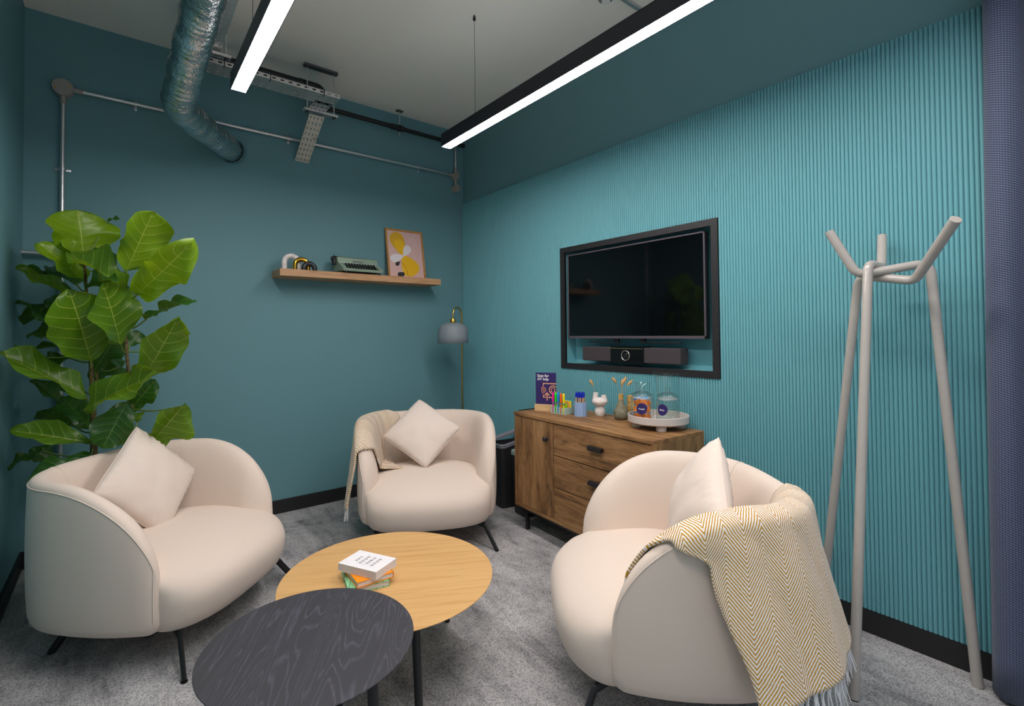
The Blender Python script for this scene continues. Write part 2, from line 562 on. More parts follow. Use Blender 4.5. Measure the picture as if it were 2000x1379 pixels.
# ================================================================== LINEAR LIGHTS
def linear_light(xc, y1, y0, label, wires):
    root = empty('linear_light', (xc, (y0+y1)/2, 2.592))
    tag(root, label, 'light', 'suspended linear lights')
    hl = (y1-y0)/2; w = 0.036; h = 0.085
    bm = nbm()
    box(bm, -w, -w+0.003, -hl, hl, 0, h); box(bm, w-0.003, w, -hl, hl, 0, h)
    box(bm, -w, w, -hl, hl, h-0.003, h); box(bm, -w, w, -hl, -hl+0.003, 0, h); box(bm, -w, w, hl-0.003, hl, 0, h)
    obj('housing', bm, M_HOUSING, root)
    obj('diffuser', bxm(-w+0.003, w-0.003, -hl+0.003, hl-0.003, 0.001, 0.01), M_EMIT, root)
    obj('added_ceiling_fill', bxm(-w+0.006, w-0.006, -hl+0.01, hl-0.01, h-0.001, h+0.002), M_CEIL_FILL, root)  # added glowing strip that lifts the ceiling, not a known part of the fitting
    for wy in wires:
        bm = nbm()
        tube(bm, [(0, wy-(y0+y1)/2, h-0.002), (0, wy-(y0+y1)/2, ZC-2.592)], 0.0013, 6)
        obj('suspension_wire', bm, M_BLACK, root)
        bm = nbm(); lathe(bm, [(0, 0), (0.009, 0), (0.009, 0.012), (0.005, 0.03), (0, 0.03)], 12, (0, wy-(y0+y1)/2, ZC-2.592-0.03))
        obj('ceiling_fixing', bm, M_BLACK, root, True)
    return root
M_HOUSING = simple('lamp_housing', rgb(38, 38, 48), 0.45)
linear_light(1.728, 2.790, -0.20, 'black hanging bar light in front of the fluted wall', (2.447, 0.2))
linear_light(0.476, 2.760, -0.20, 'black hanging bar light beside the silver duct', (2.42, 0.2))

# ================================================================== CONDUIT ON THE BACK WALL
yw = YB-0.026
root = empty('conduit_run', (0, YB, 2.8))
tag(root, 'galvanised conduit pipework along the dark teal wall', 'conduit')
def part(name, bm, mat, parent, smooth=False, **kw):
    """a part given in world coordinates under a root that has only a translation"""
    bmesh.ops.translate(bm, verts=bm.verts, vec=-Vector(parent.location))
    return obj(name, bm, mat, parent, smooth, **kw)
ZCON = 2.866
part('conduit_pipe', tubem([(-0.276, yw, ZCON), (2.56, yw, ZCON)], 0.0125, 14), M_GALV, root, True)
part('conduit_pipe', tubem([(-0.276, yw, ZCON), (-0.276, yw, 0.25)], 0.0125, 14), M_GALV, root, True)
part('conduit_pipe', tubem([(2.56, yw, ZCON), (2.56, yw, ZC)], 0.0125, 14), M_GALV, root, True)
part('conduit_pipe', tubem([(2.56, yw, ZCON), (2.56, yw, 2.745)], 0.0125, 14), M_GALV, root, True)
part('conduit_pipe', tubem([(XL, yw-0.02, 1.845), (-0.276, yw-0.02, 1.845)], 0.0125, 14), M_GALV, root, True)
def ybox(cx, cz, r, d, y):
    bm = nbm(); lathe(bm, [(0, -d), (r*0.96, -d), (r, -d+0.004), (r, 0)], 28)
    bmesh.ops.rotate(bm, verts=bm.verts, cent=(0, 0, 0), matrix=Matrix.Rotation(-PI/2, 3, 'X'))
    bmesh.ops.translate(bm, verts=bm.verts, vec=(cx, y, cz)); return bm
for (cx, cz, r) in ((-0.276, ZCON, 0.052), (2.56, ZCON, 0.036), (2.562, 2.745, 0.036)):
    b = part('junction_box', ybox(cx, cz, r, 0.05, YB), M_CAST, root, True, autosmooth=0.6)
    for s in (-1, 1):
        part('lid_screw', ybox(cx+s*r*0.62, cz+s*r*0.25, 0.006, 0.004, YB-0.05), M_BRASS, root)
for (dx, dz, p) in ((1, 0, (-0.276, ZCON)), (0, -1, (-0.276, ZCON)), (-1, 0, (2.56, ZCON)), (0, 1, (2.56, ZCON)), (0, -1, (2.56, ZCON))):
    r0 = 0.05 if p[0] < 0 else 0.034
    part('coupler', tubem([(p[0]+dx*r0*0.8, yw, p[1]+dz*r0*0.8), (p[0]+dx*(r0+0.045), yw, p[1]+dz*(r0+0.045))], 0.0165, 14), M_CAST, root, True)
for (cx, cz, hor) in ((0.08, ZCON, True), (1.035, ZCON, True), (2.17, ZCON, True), (-0.276, 2.37, False)):
    bm = nbm()
    if hor:
        tube(bm, [(cx-0.008, yw, cz), (cx+0.008, yw, cz)], 0.017, 14)
        box(bm, cx-0.008, cx+0.008, YB-0.008, YB, cz-0.036, cz+0.036, 0.002)
        for s in (-1, 1): lathe(bm, [(0, 0.006), (0.006, 0.005), (0.007, 0)], 10, (cx, YB-0.012, cz+s*0.028))
    else:
        tube(bm, [(cx, yw, cz-0.008), (cx, yw, cz+0.008)], 0.017, 14)
        box(bm, cx-0.040, cx+0.040, YB-0.008, YB, cz-0.008, cz+0.008, 0.002)
    part('pipe_clip', bm, M_GALV, root, True, autosmooth=0.6)

# ================================================================== FOIL DUCT
duct_pts = catmull([(0.315, 1.2, 2.93), (0.315, 1.7, 2.93), (0.313, 2.2, 2.93), (0.306, 2.62, 2.915), (0.288, 2.87, 2.815), (0.266, 3.10, 2.695), (0.268, 3.27, 2.645), (0.38, 3.50, 2.655), (0.52, 3.745, 2.67), (0.655, 3.985, 2.685)], 26)
random.seed(5)
bm = nbm()
n = len(duct_pts)
rings = tube(bm, duct_pts, lambda t: 0.083, 40, caps=False)
for i, ring in enumerate(rings):
    c = duct_pts[i]
    wr = 0.0018*math.sin(i*1.9+2*mnoise.noise(Vector((i*0.3, 0, 0))))+0.002*math.sin(i*0.43+1.3)
    for k, v in enumerate(ring):
        d = (v.co-c)
        nz = mnoise.noise(v.co*16.0)*0.006 + mnoise.noise(Vector((k*0.22, i*0.8, 3)))*0.0035
        v.co = c+d*(1+(wr+nz)/0.083)
duct = tag(obj('foil_duct', bm, M_FOIL, None, True), 'crinkled silver foil duct bending into the dark teal wall', 'duct')
bm = nbm()
d = (duct_pts[-1]-duct_pts[-2]).normalized()
e = duct_pts[-1]
tube(bm, [e-d*0.05, e+d*0.002], 0.0885, 32, caps=False)
obj('wall_collar', bm, M_FOIL, duct, True)

# ================================================================== CABLE TRAYS
def tray_mesh(L, W, flange, hole_step=0.05, holes=True, slots=True):
    """perforated tray along local x (0..L), width W in y, flanges up; holes are cut as real openings"""
    bm = nbm()
    t = 0.0012
    # floor of the tray as a lattice of strips with rectangular openings
    cols = max(2, int(round(L/hole_step)))
    step = L/cols
    def quad(x0, x1, y0, y1, z): box(bm, x0, x1, y0, y1, z-t, z)
    nrow = 4
    for c in range(cols):
        xa = c*step; 
        m = step*0.30; hw = step*0.40
        if not holes:
            continue
        quad(xa, xa+m, -W/2, W/2, 0)
        quad(xa+m+hw, xa+step, -W/2, W/2, 0)
        ry = W/nrow; sw = 0.0035
        ys = [-W/2+ry*(r+0.5) for r in range(nrow)]
        prev = -W/2
        for yv in ys:
            quad(xa+m, xa+m+hw, prev, yv-sw, 0); prev = yv+sw
        quad(xa+m, xa+m+hw, prev, W/2, 0)
    if not holes: quad(0, L, -W/2, W/2, 0)
    for s in (-1, 1):
        y = s*W/2
        ya, yb = (y-t, y) if s > 0 else (y, y+t)
        box(bm, 0, L, ya, yb, 0, flange*0.32); box(bm, 0, L, ya, yb, flange*0.68, flange)
        for c in range(cols):
            xa = c*step
            box(bm, xa, xa+step*0.28, ya, yb, flange*0.32, flange*0.68)
            box(bm, xa+step*0.72, xa+step, ya, yb, flange*0.32, flange*0.68)
        box(bm, 0, L, min(y, y-s*0.006), max(y, y-s*0.006), flange-0.0012, flange)
    return bm
def tray(name, label, p0, xdir, ydir, L, W, flange, mat=M_TRAY):
    o = obj(name, tray_mesh(L, W, flange), mat)
    o.matrix_world = frame_mat(p0, xdir, ydir)
    return tag(o, label, 'cable tray', 'cable trays under the ceiling')
tray2 = tray('cable_tray', 'perforated cable tray crossing behind the end of the left bar light', (0.30, 3.41, 2.985), (1, 0, 0), (0, 1, 0), 0.91, 0.15, 0.028)
tray1 = tray('cable_tray', 'perforated cable tray running beside the silver duct', (0.41, 0.9, 3.02), (0, 1, 0), (-1, 0, 0), 2.40, 0.11, 0.028)
tray3 = tray('cable_tray', 'short brightly lit cable tray sloping down to the dark teal wall', (1.136, 3.60, 2.945), (0, 0.38, -0.235), (-1, 0, 0), 0.445, 0.105, 0.018, M_TRAY_LIT)
tray4 = tray('cable_tray', 'stub of cable tray above the sloping lit tray', (1.136, 3.45, 2.985), (0, 1, 0), (-1, 0, 0), 0.17, 0.12, 0.018)
for (pt, tr, hx) in ((0.20, tray2, 0), (0.46, tray2, 0), (0.80, tray2, 0), (0.20, tray3, 1)):
    bm = nbm()
    if hx:
        tube(bm, [(pt, -0.058, 0.012), (pt, -0.057, -0.004), (pt, -0.02, -0.004)], 0.002, 6)
    else:
        tube(bm, [(pt, -0.07, 0.034), (pt, -0.08, 0.03), (pt, -0.08, -0.004), (pt, -0.05, -0.005)], 0.0025, 6)
    obj('cable_tie', bm, M_BLACK, tr)
def strut_hanger(label, xa, xb, y, zlow, top=True):
    root = empty('strut_hanger', ((xa+xb)/2, y, ZC)); tag(root, label, 'hanger', 'strut hangers for the cable trays')
    def chan(z):
        bm = nbm(); w = 0.018; h = 0.020
        box(bm, xa, xb, y-w, y+w, z, z+0.003); box(bm, xa, xb, y-w, y-w+0.003, z, z+h); box(bm, xa, xb, y+w-0.003, y+w, z, z+h)
        return bm
    if top: part('top_channel', chan(ZC-0.024), M_GREYMETAL, root)
    part('support_channel', chan(zlow), M_GALV, root)
    for x in (xa+0.025, xb-0.025):
        part('threaded_rod', tubem([(x, y, zlow-0.015), (x, y, ZC-0.004)], 0.004, 8), M_GALV, root, True)
        bm = nbm(); lathe(bm, [(0.011, 0), (0.011, 0.008)], 6, (x, y, zlow-0.009), True, True)
        part('hex_nut', bm, M_BLACK, root)
M_GREYMETAL = simple('dull_grey_metal', rgb(98, 98, 100), 0.5, 0.5)
strut_hanger('strut hanger with two rods above the sloping lit tray', 1.045, 1.288, 3.612, 2.962)
strut_hanger('strut hanger half hidden behind the silver duct', 0.29, 0.52, 3.25, 2.985, False)

# black waste pipe in two levels
root = empty('black_pipe', (1.2, 3.7, 3.15)); tag(root, 'black pipe running under the ceiling past the cable tray', 'pipe')
part('thick_pipe', tubem([(0.36, 3.66, 3.18), (1.16, 3.66, 3.175)], 0.03, 16), M_BLACKPIPE if 'M_BLACKPIPE' in globals() else M_BLACK, root, True)
part('elbow', tubem(fillet([(1.02, 3.66, 3.176), (1.19, 3.66, 3.176), (1.19, 3.80, 3.13), (1.19, 3.90, 3.10), (1.30, 3.90, 3.155)], 0.05, 6), 0.033, 16), M_BLACK, root, True)
part('thin_pipe', tubem([(1.20, 3.90, 3.157), (2.62, 3.90, 3.150)], 0.019, 14), M_BLACK, root, True)
part('pipe_socket', tubem([(1.86, 3.90, 3.154), (1.98, 3.90, 3.1535)], 0.024, 14), M_BLACK, root, True)
root = empty('pipe_hanger', (1.945, 3.90, ZC)); tag(root, 'small ceiling bracket with rod holding the black pipe', 'bracket')
part('ceiling_plate', bxm(1.915, 1.975, 3.885, 3.925, ZC-0.006, ZC), M_GREYMETAL, root)
part('threaded_rod', tubem([(1.945, 3.905, 3.09), (1.945, 3.905, ZC)], 0.004, 8), M_GALV, root, True)
part('pipe_ring', tubem([(1.945-0.01, 3.90, 3.154), (1.945+0.01, 3.90, 3.154)], 0.029, 16), M_BLACK, root, True)
# rod with socket left of the duct
root = empty('threaded_hanger', (0.278, 3.416, ZC)); tag(root, 'thin steel rod hanging left of the silver duct', 'rod')
part('rod', tubem([(0.278, 3.416, 2.93), (0.278, 3.416, ZC)], 0.006, 8), M_GALV, root, True)
part('socket', tubem([(0.278, 3.416, ZC-0.05), (0.278, 3.416, ZC)], 0.012, 10), M_GALV, root, True)

# smoke detector and ceiling conduit
root = empty('smoke_detector', (2.222, 1.826, ZC)); tag(root, 'round white smoke detector on the ceiling', 'smoke detector')
bm = nbm(); lathe(bm, [(0.05, 0), (0.05, -0.012), (0.046, -0.02)], 32); obj('base', bm, M_WHITE, root, True)
bm = nbm(); lathe(bm, [(0.046, -0.018), (0.044, -0.034), (0.030, -0.046), (0.024, -0.046)], 32); obj('sensor_body', bm, M_GREYPL, root, True)
bm = nbm(); lathe(bm, [(0.025, -0.045), (0.024, -0.054), (0, -0.055)], 32); obj('cap', bm, M_WHITE, root, True, autosmooth=0.6)
tag(obj('ceiling_conduit', tubem([(2.245, 1.785, ZC-0.014), (2.66, 1.785, ZC-0.014)], 0.0125, 12), M_GALV, None, True), 'galvanised conduit on the ceiling above the right bar light', 'conduit')

# ================================================================== ARMCHAIRS
CH_T = 0.105           # wall thickness of the shell
CH_Z0, CH_ZT = 0.155, 0.762
def chair_plan():
    """outer plan outline of the shell: arms' fronts at x=0, back towards -x; list of (point, outward normal, distance to nearer arm front)"""
    pts = []
    N = 150
    yfront, ymax = 0.408, 0.462
    xo = -0.30; rb = 0.445
    phm = PI-math.asin(yfront/ymax)
    rf = 0.30/-math.cos(phm)
    for i in range(N+1):
        ph = -phm+2*phm*i/N
        c, s = math.cos(ph), math.sin(ph)
        if c >= 0:
            e = 2/2.7
            x = xo-rb*abs(c)**e; y = ymax*math.copysign(abs(s)**e, s)
        else:
            x = xo-rf*c; y = ymax*s
        pts.append(Vector((x, y)))
    # resample by arc length
    cum = [0]
    for a, b in zip(pts, pts[1:]): cum.append(cum[-1]+(b-a).length)
    L = cum[-1]
    return pts, cum, L
CP, CCUM, CLEN = chair_plan()
def plan_at(s):
    """s arc length from the -y arm front (0) to the +y arm front (CLEN)"""
    s = min(max(s, 0), CLEN)
    lo, hi = 0, len(CP)-1
    while hi-lo > 1:
        m = (lo+hi)//2
        if CCUM[m] <= s: lo = m
        else: hi = m
    t = (s-CCUM[lo])/max(1e-9, CCUM[hi]-CCUM[lo])
    p = CP[lo].lerp(CP[hi], t)
    a = CP[max(lo-1, 0)]; b = CP[min(hi+1, len(CP)-1)]
    d = (b-a).normalized()
    return p, Vector((-d.y, d.x))
def shell_top(d):
    q = 1-min(d/0.46, 1)
    return 0.34+(CH_ZT-0.34)*math.sqrt(max(0, 1-q*q))
def shell_section(s):
    """closed section of the shell at arc length s as (outward offset, height) pairs, outer bottom -> top -> inner bottom"""
    d = min(s, CLEN-s)
    zt = shell_top(d)
    k = math.sqrt(max(0.0, 1-(1-min(d/0.075, 1))**2))       # the wall closes to an edge at the arm front
    mid = -0.022
    z0 = CH_Z0+0.06*(1-k)**1.5
    r = 0.034
    sec = [(-0.060, z0), (-0.032, z0+0.005), (-0.011, z0+0.020), (-0.002, z0+0.05)]
    zc = zt-r
    for j in range(1, 7):
        t = j/7
        sec.append((0.006*math.sin(PI*t), (z0+0.05)*(1-t)+zc*t))
    for j in range(0, 7):                                      # rolled rim, index 10..16
        a = PI/2*j/6
        sec.append((-r+r*math.cos(a), zc+r*math.sin(a)))
    # padded inner face, thickening downwards
    for (o, t) in ((-0.052, 0.012), (-0.068, 0.045), (-0.082, 0.10), (-0.095, 0.19), (-0.108, 0.31), (-0.120, 0.46), (-0.131, 0.63), (-0.140, 0.80), (-0.146, 1.0)):
        sec.append((o, zt-(zt-0.27)*t))
    sec.append((-0.10, 0.21))
    out = []
    for i, (o, z) in enumerate(sec):
        kk = k if o > mid else math.sqrt(max(0.0, 1-(1-min(d/0.14, 1))**2))
        out.append((mid+(o-mid)*kk, z))
    return out
def shell_pos(s, o, z):
    p, n = plan_at(s)
    q = p+n*o
    return Vector((q.x, q.y, z))
def make_shell():
    bm = nbm()
    ss = []
    n = 96
    for i in range(n+1):
        ss.append(i/n)
    # more samples near the arm fronts
    svals = [CLEN*(0.5-0.5*math.cos(PI*t)) for t in ss]
    extra = [0.002, 0.006, 0.012, 0.02, 0.03, 0.042]
    svals = sorted(set([round(v, 5) for v in svals] + extra + [CLEN-e for e in extra]))
    rows = []
    for s in svals:
        rows.append([bm.verts.new(shell_pos(s, o, z)) for (o, z) in shell_section(s)])
    grid_faces(bm, rows, closed_u=True)
    bmesh.ops.remove_doubles(bm, verts=bm.verts, dist=0.0004)
    return bm
def make_seat():
    """plump D-shaped seat block that fills the shell and swells out in front of the arms"""
    bm = nbm()
    N = 88
    # plan outline
    def outline(k):
        out = []
        for i in range(N):
            a = 2*PI*i/N
            c, s = math.cos(a), math.sin(a)
            if c >= 0:
                e = 2/2.0
                x = 0.0+0.17*abs(c)**e; y = 0.392*math.copysign(abs(s)**(2/2.8), s)
            else:
                x = -0.0-0.60*abs(c)**(2/3.0); y = 0.392*math.copysign(abs(s)**(2/3.0), s)
            out.append((x, y))
        return out
    O = outline(0)
    cx = -0.20
    prof = [(0.10, 0.150, 0.1), (0.55, 0.150, 0.7), (0.78, 0.152, 0.88), (0.88, 0.160, 0.93), (0.94, 0.180, 0.96), (0.975, 0.212, 0.985), (0.995, 0.255, 0.99), (1.0, 0.295, 1.0), (0.992, 0.33, 1.0), (0.965, 0.365, 1.0), (0.915, 0.395, 1.0), (0.84, 0.417, 0.98), (0.72, 0.432, 0.92), (0.55, 0.441, 0.75), (0.32, 0.446, 0.42), (0.10, 0.447, 0.12)]
    rows = []
    for (k, z, ky) in prof:
        row = []
        for (x, y) in O:
            X = cx+(x-cx)*k; Y = y*ky
            front = max(0, min(1, (X+0.35)/0.45))
            g = max(0, min(1, (z-0.20)/0.24)); g = g*g*(3-2*g)
            zz = z-0.050*front*front*g-0.025*(abs(Y)/0.385)**3*g
            row.append(bm.verts.new((X, Y, zz)))
        rows.append(row)
    grid_faces(bm, rows, closed_u=True)
    bm.faces.new(rows[0][::-1]); bm.faces.new(rows[-1])
    return bm
def chair_leg(x0, y0, x1, y1):
    """flat bent leg: a short run under the seat, then a raking shank to the floor"""
    bm = nbm()
    zt = 0.140
    tube(bm, [(x0-0.10*(1 if x1 > x0 else -1), y0*0.80, zt), (x0, y0, zt)], 0.014, 8, flat=0.6)
    tube(bm, fillet([(x0-0.02*(1 if x1 > x0 else -1), y0*0.97, zt), (x0+(x1-x0)*0.25, y0+(y1-y0)*0.25, zt-0.004), (x1, y1, 0.004)], 0.012, 4), lambda t: 0.019-0.004*t, 10, flat=0.62)
    bm2 = bm
    lathe(bm2, [(0, 0), (0.013, 0), (0.013, 0.005), (0, 0.005)], 12, (x1, y1, 0))
    return bm2
def seam_line(s_fn, o, z_fn, s0, s1, n, r=0.0022):
    pts = []
    for i in range(n+1):
        s = s0+(s1-s0)*i/n
        pts.append(shell_pos(s, o, z_fn(s)))
    return pts
M_SEAM = M_CREAM
def make_chair():
    root = empty('armchair')
    obj('shell', make_shell(), M_CREAM, root, True)
    obj('seat', make_seat(), M_CREAM, root, True)
    sh = [c for c in root.children if c.name.startswith('shell')][0]
    # piping along the outer edge of the rim
    pts = []
    n = 110
    for i in range(n+1):
        s = 0.016+(CLEN-0.032)*(0.5-0.5*math.cos(PI*i/n))
        sec = shell_section(s)
        o, z = sec[11]
        pts.append(shell_pos(s, o+0.0005, z-0.002))
    sec = shell_section(0.016)
    low = [shell_pos(0.016, shell_section(0.016)[j][0]+0.0005, shell_section(0.016)[j][1]) for j in range(3, 11)]
    sec2 = [shell_pos(CLEN-0.016, shell_section(CLEN-0.016)[j][0]+0.0005, shell_section(CLEN-0.016)[j][1]) for j in range(10, 2, -1)]
    obj('piping', tubem(low+pts+sec2, 0.0026, 6), M_CREAM, sh, True)
    # two seams where the arms meet the back
    for s in (CLEN*0.5-0.22, CLEN*0.5+0.22):
        sec = shell_section(s)
        P = [shell_pos(s, o-0.0008, z+0.0008*(1 if j < 20 else 0)) for j, (o, z) in list(enumerate(sec))[13:25]]
        obj('seam', tubem(P, 0.0018, 6), M_SEAM, sh, True)
    for (a, b, c, d) in ((0.02, 0.32, 0.115, 0.405), (0.02, -0.32, 0.115, -0.405), (-0.50, 0.22, -0.585, 0.305), (-0.50, -0.22, -0.585, -0.305)):
        lg = obj('leg', chair_leg(a, b, c, d), M_BLACK, root, True, autosmooth=0.7)
    return root
chairA = make_chair()
chairB = copy_tree(chairA); chairC = copy_tree(chairA)
CHAIRS = {'A': (chairA, (0.41, 2.66), -44.4, 'cream armchair in front of the tall plant, with one cushion and no blanket'),
          'B': (chairB, (1.553, 2.726), -117.0, 'cream armchair between the brass lamp and round oak table, blanket over one arm'),
          'C': (chairC, (1.546, 1.379), 139.5, 'cream armchair in front of the wooden sideboard, nearest the coat stand')}
CHM = {}
for k, (o, (x, y), a, lab) in CHAIRS.items():
    o.location = (x, y, 0); o.rotation_euler = (0, 0, R(a))
    tag(o, lab, 'armchair', 'cream tub armchairs around the tables')
    CHM[k] = Matrix.Translation((x, y, 0)) @ Matrix.Rotation(R(a), 4, 'Z')

# ================================================================== CUSHIONS
def cushion_mesh(S, T, seed):
    bm = nbm(); n = 30
    rnd = random.Random(seed)
    off = Vector((rnd.random()*50, rnd.random()*50, 0))
    top, bot = {}, {}
    for i in range(n+1):
        for j in range(n+1):
            u = -1+2*i/n; v = -1+2*j/n
            e = (1-u**4)*(1-v**4)
            hgt = (max(0, (1-u*u))**0.52)*(max(0, (1-v*v))**0.52)
            pin = 0.075
            cr = 1-0.085*(u*u*v*v)**1.5
            x = S/2*u*(1-pin*(1-v*v))*cr; y = S/2*v*(1-pin*(1-u*u))*cr
            edge = max(abs(u), abs(v))
            t = math.atan2(v, u)
            wr = mnoise.noise(Vector((u*2.2, v*2.2, 0))+off)*0.012*e + (math.sin(t*40+5*mnoise.noise(Vector((t*2, 0, 0))+off))*0.0055*max(0, (edge-0.45))*2*(1 if edge < 0.98 else 0))
            zt = T/2*hgt+wr*(1 if edge < 1 else 0)
            zb = -T/2*hgt+wr*0.6*(1 if edge < 1 else 0)
            top[i, j] = bm.verts.new((x, y, zt))
            bot[i, j] = top[i, j] if edge > 0.9999 else bm.verts.new((x, y, zb))
    for i in range(n):
        for j in range(n):
            bm.faces.new((top[i, j], top[i+1, j], top[i+1, j+1], top[i, j+1]))
            bm.faces.new((bot[i, j], bot[i, j+1], bot[i+1, j+1], bot[i+1, j]))
    return bm
def cushion(label, center, rows, S=0.43, T=0.15, seed=1):
    """rows: 3x3 axes; local x = face normal, y = right, z = up, the square stands on one corner"""
    m = Matrix.Identity(4)
    for i in range(3):
        n_, r_, u_ = rows[i]
        ex = (r_+u_)/math.sqrt(2); ey = (u_-r_)/math.sqrt(2)
        m[i][0], m[i][1], m[i][2], m[i][3] = ex, ey, n_, center[i]
    o = empty('cushion', mat=m)
    tag(o, label, 'cushion', 'square cushions on the armchairs')
    cv = obj('cover', cushion_mesh(S, T, seed), M_CUSH, o, True)
    pts = []
    nn = 24
    for (a, b, c, d) in ((-1, -1, 1, -1), (1, -1, 1, 1), (1, 1, -1, 1), (-1, 1, -1, -1)):
        for k in range(nn):
            u = a+(c-a)*k/nn; v = b+(d-b)*k/nn
            cr = 1-0.085*(u*u*v*v)**1.5; pts.append((S/2*u*(1-0.075*(1-v*v))*cr, S/2*v*(1-0.075*(1-u*u))*cr, 0))
    obj('edge_seam', tubem(pts, 0.0016, 6, closed=True), M_CUSH, o, True)
    return o
CUSH_A = ((0.125, 2.985, 0.635), [[0.627, 0.757, -0.184], [-0.684, 0.648, 0.335], [0.373, -0.084, 0.924]])
CUSH_B = ((1.715, 3.11, 0.650), [[-0.386, 0.889, 0.245], [-0.659, -0.451, 0.601], [0.645, 0.071, 0.761]])
CUSH_C = ((1.80, 1.055, 0.660), [[-0.712, -0.642, 0.285], [0.628, -0.764, -0.149], [0.313, 0.073, 0.947]])
cushion('cream cushion propped on its corner in the armchair by the plant', *CUSH_A, S=0.43, seed=3)
cushion('cream cushion propped on its corner in the armchair nearest the brass lamp', *CUSH_B, S=0.42, seed=8)
cushion('cream cushion seen side-on in the armchair by the sideboard', *CUSH_C, S=0.44, T=0.17, seed=15)

# ================================================================== BLANKETS
def herringbone():
    t = NT('herringbone_throw')
    uv = t.n('ShaderNodeUVMap'); uv.uv_map = 'UVMap'
    sp = t.n('ShaderNodeSeparateXYZ'); t.l(uv.outputs[0], sp.inputs[0])
    u, v = sp.outputs[0], sp.outputs[1]
    col = 0.115
    tri = t.math('PINGPONG', u, col/2)
    ph = t.math('DIVIDE', t.math('SUBTRACT', v, t.math('MULTIPLY', tri, 1.5)), 0.0130)
    wob = t.math('MULTIPLY', t.noise(t.coords('Object'), 180, 2), 0.35)
    fr = t.math('FRACT', t.math('ADD', ph, wob))
    st = t.ramp(fr, [(0.44, rgb(238, 234, 228)), (0.54, rgb(190, 140, 46)), (0.90, rgb(190, 140, 46)), (1.0, rgb(238, 234, 228))])
    t.set(color=st, rough=0.9, spec=0.1, sheen=0.2)
    t.bump(fr, 0.5, 0.003)
    return t.m
M_THROW = herringbone()
M_FRINGE = fabric('white_yarn', rgb(228, 228, 230), 300, 0.08)
def interp(tab, q):
    for (a, va), (b, vb) in zip(tab, tab[1:]):
        if q <= b:
            t = (q-a)/(b-a); t = t*t*(3-2*t)
            return va+(vb-va)*t
    return tab[-1][1]
def blanket(name, label, chair, side, d_front, d_rear, zin_f, zin_r, zout_f, zout_r, seed, flare=0.06, lift=0.010, fold_amp=0.008, nfold=3, run_f=0.0, run_r=0.0):
    """side: +1/-1 arm the blanket hangs on. d_* = distance from the arm front as tables over q (0 inside end .. 1 outside end)"""
    root = empty(name, mat=CHM[chair]); tag(root, label, 'blanket', 'herringbone throws')
    bm = nbm(); uvl = bm.loops.layers.uv.new('UVMap')
    NA, NQ = 54, 84
    rnd = random.Random(seed)
    rows = []; uvs = []
    for j in range(NQ+1):
        q = j/NQ
        row = []; uvr = []
        for i in range(NA+1):
            a = i/NA
            d = interp(d_front, q)*(1-a)+interp(d_rear, q)*a
            s = d if side < 0 else CLEN-d
            sec = shell_section(s)
            run = [(o, z) for (o, z) in sec[4:26]][::-1]
            zi = max(shell_top(min(s, CLEN-s))-(zin_f*(1-a)+zin_r*a), 0.44); zo = zout_f*(1-a)+zout_r*a
            top_i = max(range(len(run)), key=lambda k_: run[k_][1])
            inner = [p for p in run[:top_i] if p[1] > zi]
            outer = [p for p in run[top_i:] if p[1] > max(zo, CH_Z0+0.04)]
            # outward offsetting of the run by the lift
            path = []
            if inner:
                run_ = run_f*(1-a)+run_r*a
                if run_ > 0.001:
                    path += [(inner[0][0]-lift-run_, zi-0.004), (inner[0][0]-lift-run_*0.5, zi+0.004), (inner[0][0]-lift-0.012, zi+0.012)]
                    nrun = 3
                else:
                    path.append((inner[0][0]-lift, zi)); nrun = 1
                path += [(o-lift*0.9, z) for (o, z) in inner]
            path += [(run[top_i][0], run[top_i][1]+lift)]
            path += [(o+lift, z+lift*0.4*(1 if z > shell_top(min(s, CLEN-s))-0.05 else 0)) for (o, z) in outer]
            zl = path[-1][1]
            ztop = run[top_i][1]
            path.append((path[-1][0], zo))
            # arc-length sampling: q=0.38 is the crest
            cum = [0]
            for (p0, p1) in zip(path, path[1:]): cum.append(cum[-1]+math.hypot(p1[0]-p0[0], p1[1]-p0[1]))
            ci = nrun+len(inner) if inner else 0
            qc = 0.36
            Ls = cum[ci]*q/qc if q <= qc and ci > 0 else cum[ci]+(cum[-1]-cum[ci])*(q-qc)/(1-qc)
            k_ = 0
            while k_ < len(cum)-2 and cum[k_+1] < Ls: k_ += 1
            t = (Ls-cum[k_])/max(1e-9, cum[k_+1]-cum[k_])
            o = path[k_][0]+(path[k_+1][0]-path[k_][0])*t
            z = path[k_][1]+(path[k_+1][1]-path[k_][1])*t
            hang = max(0, (q-qc)/(1-qc))
            o += flare*hang**1.6
            fold = math.sin(a*PI*2*nfold+seed+1.5*q)*fold_amp*(0.35+1.4*hang)
            fold += mnoise.noise(Vector((a*3+seed, q*4, 0)))*0.008
            o += abs(fold)*0.9 if hang > 0 else (-abs(fold)*0.6)
            if 0.28 < q < 0.44: z += abs(fold)*0.7
            P = shell_pos(s, o, z)
            row.append(bm.verts.new(P)); uvr.append((d, (Ls-cum[ci])))
        rows.append(row); uvs.append(uvr)
    for j in range(NQ):
        for i in range(NA):
            f = bm.faces.new((rows[j][i], rows[j][i+1], rows[j+1][i+1], rows[j+1][i]))
            for lp, (jj, ii) in zip(f.loops, ((j, i), (j, i+1), (j+1, i+1), (j+1, i))):
                lp[uvl].uv = uvs[jj][ii]
    ends = [v.co.copy() for v in rows[-1]]
    outn = [(rows[-1][i].co-rows[-3][i].co) for i in range(NA+1)]
    cloth = obj('cloth', bm, M_THROW, root, True)
    md = cloth.modifiers.new('thickness', 'SOLIDIFY'); md.thickness = 0.012; md.offset = 1.0
    # edge rolls: the folded double edge at the front
    edge = [r[0].copy() if False else r for r in []]
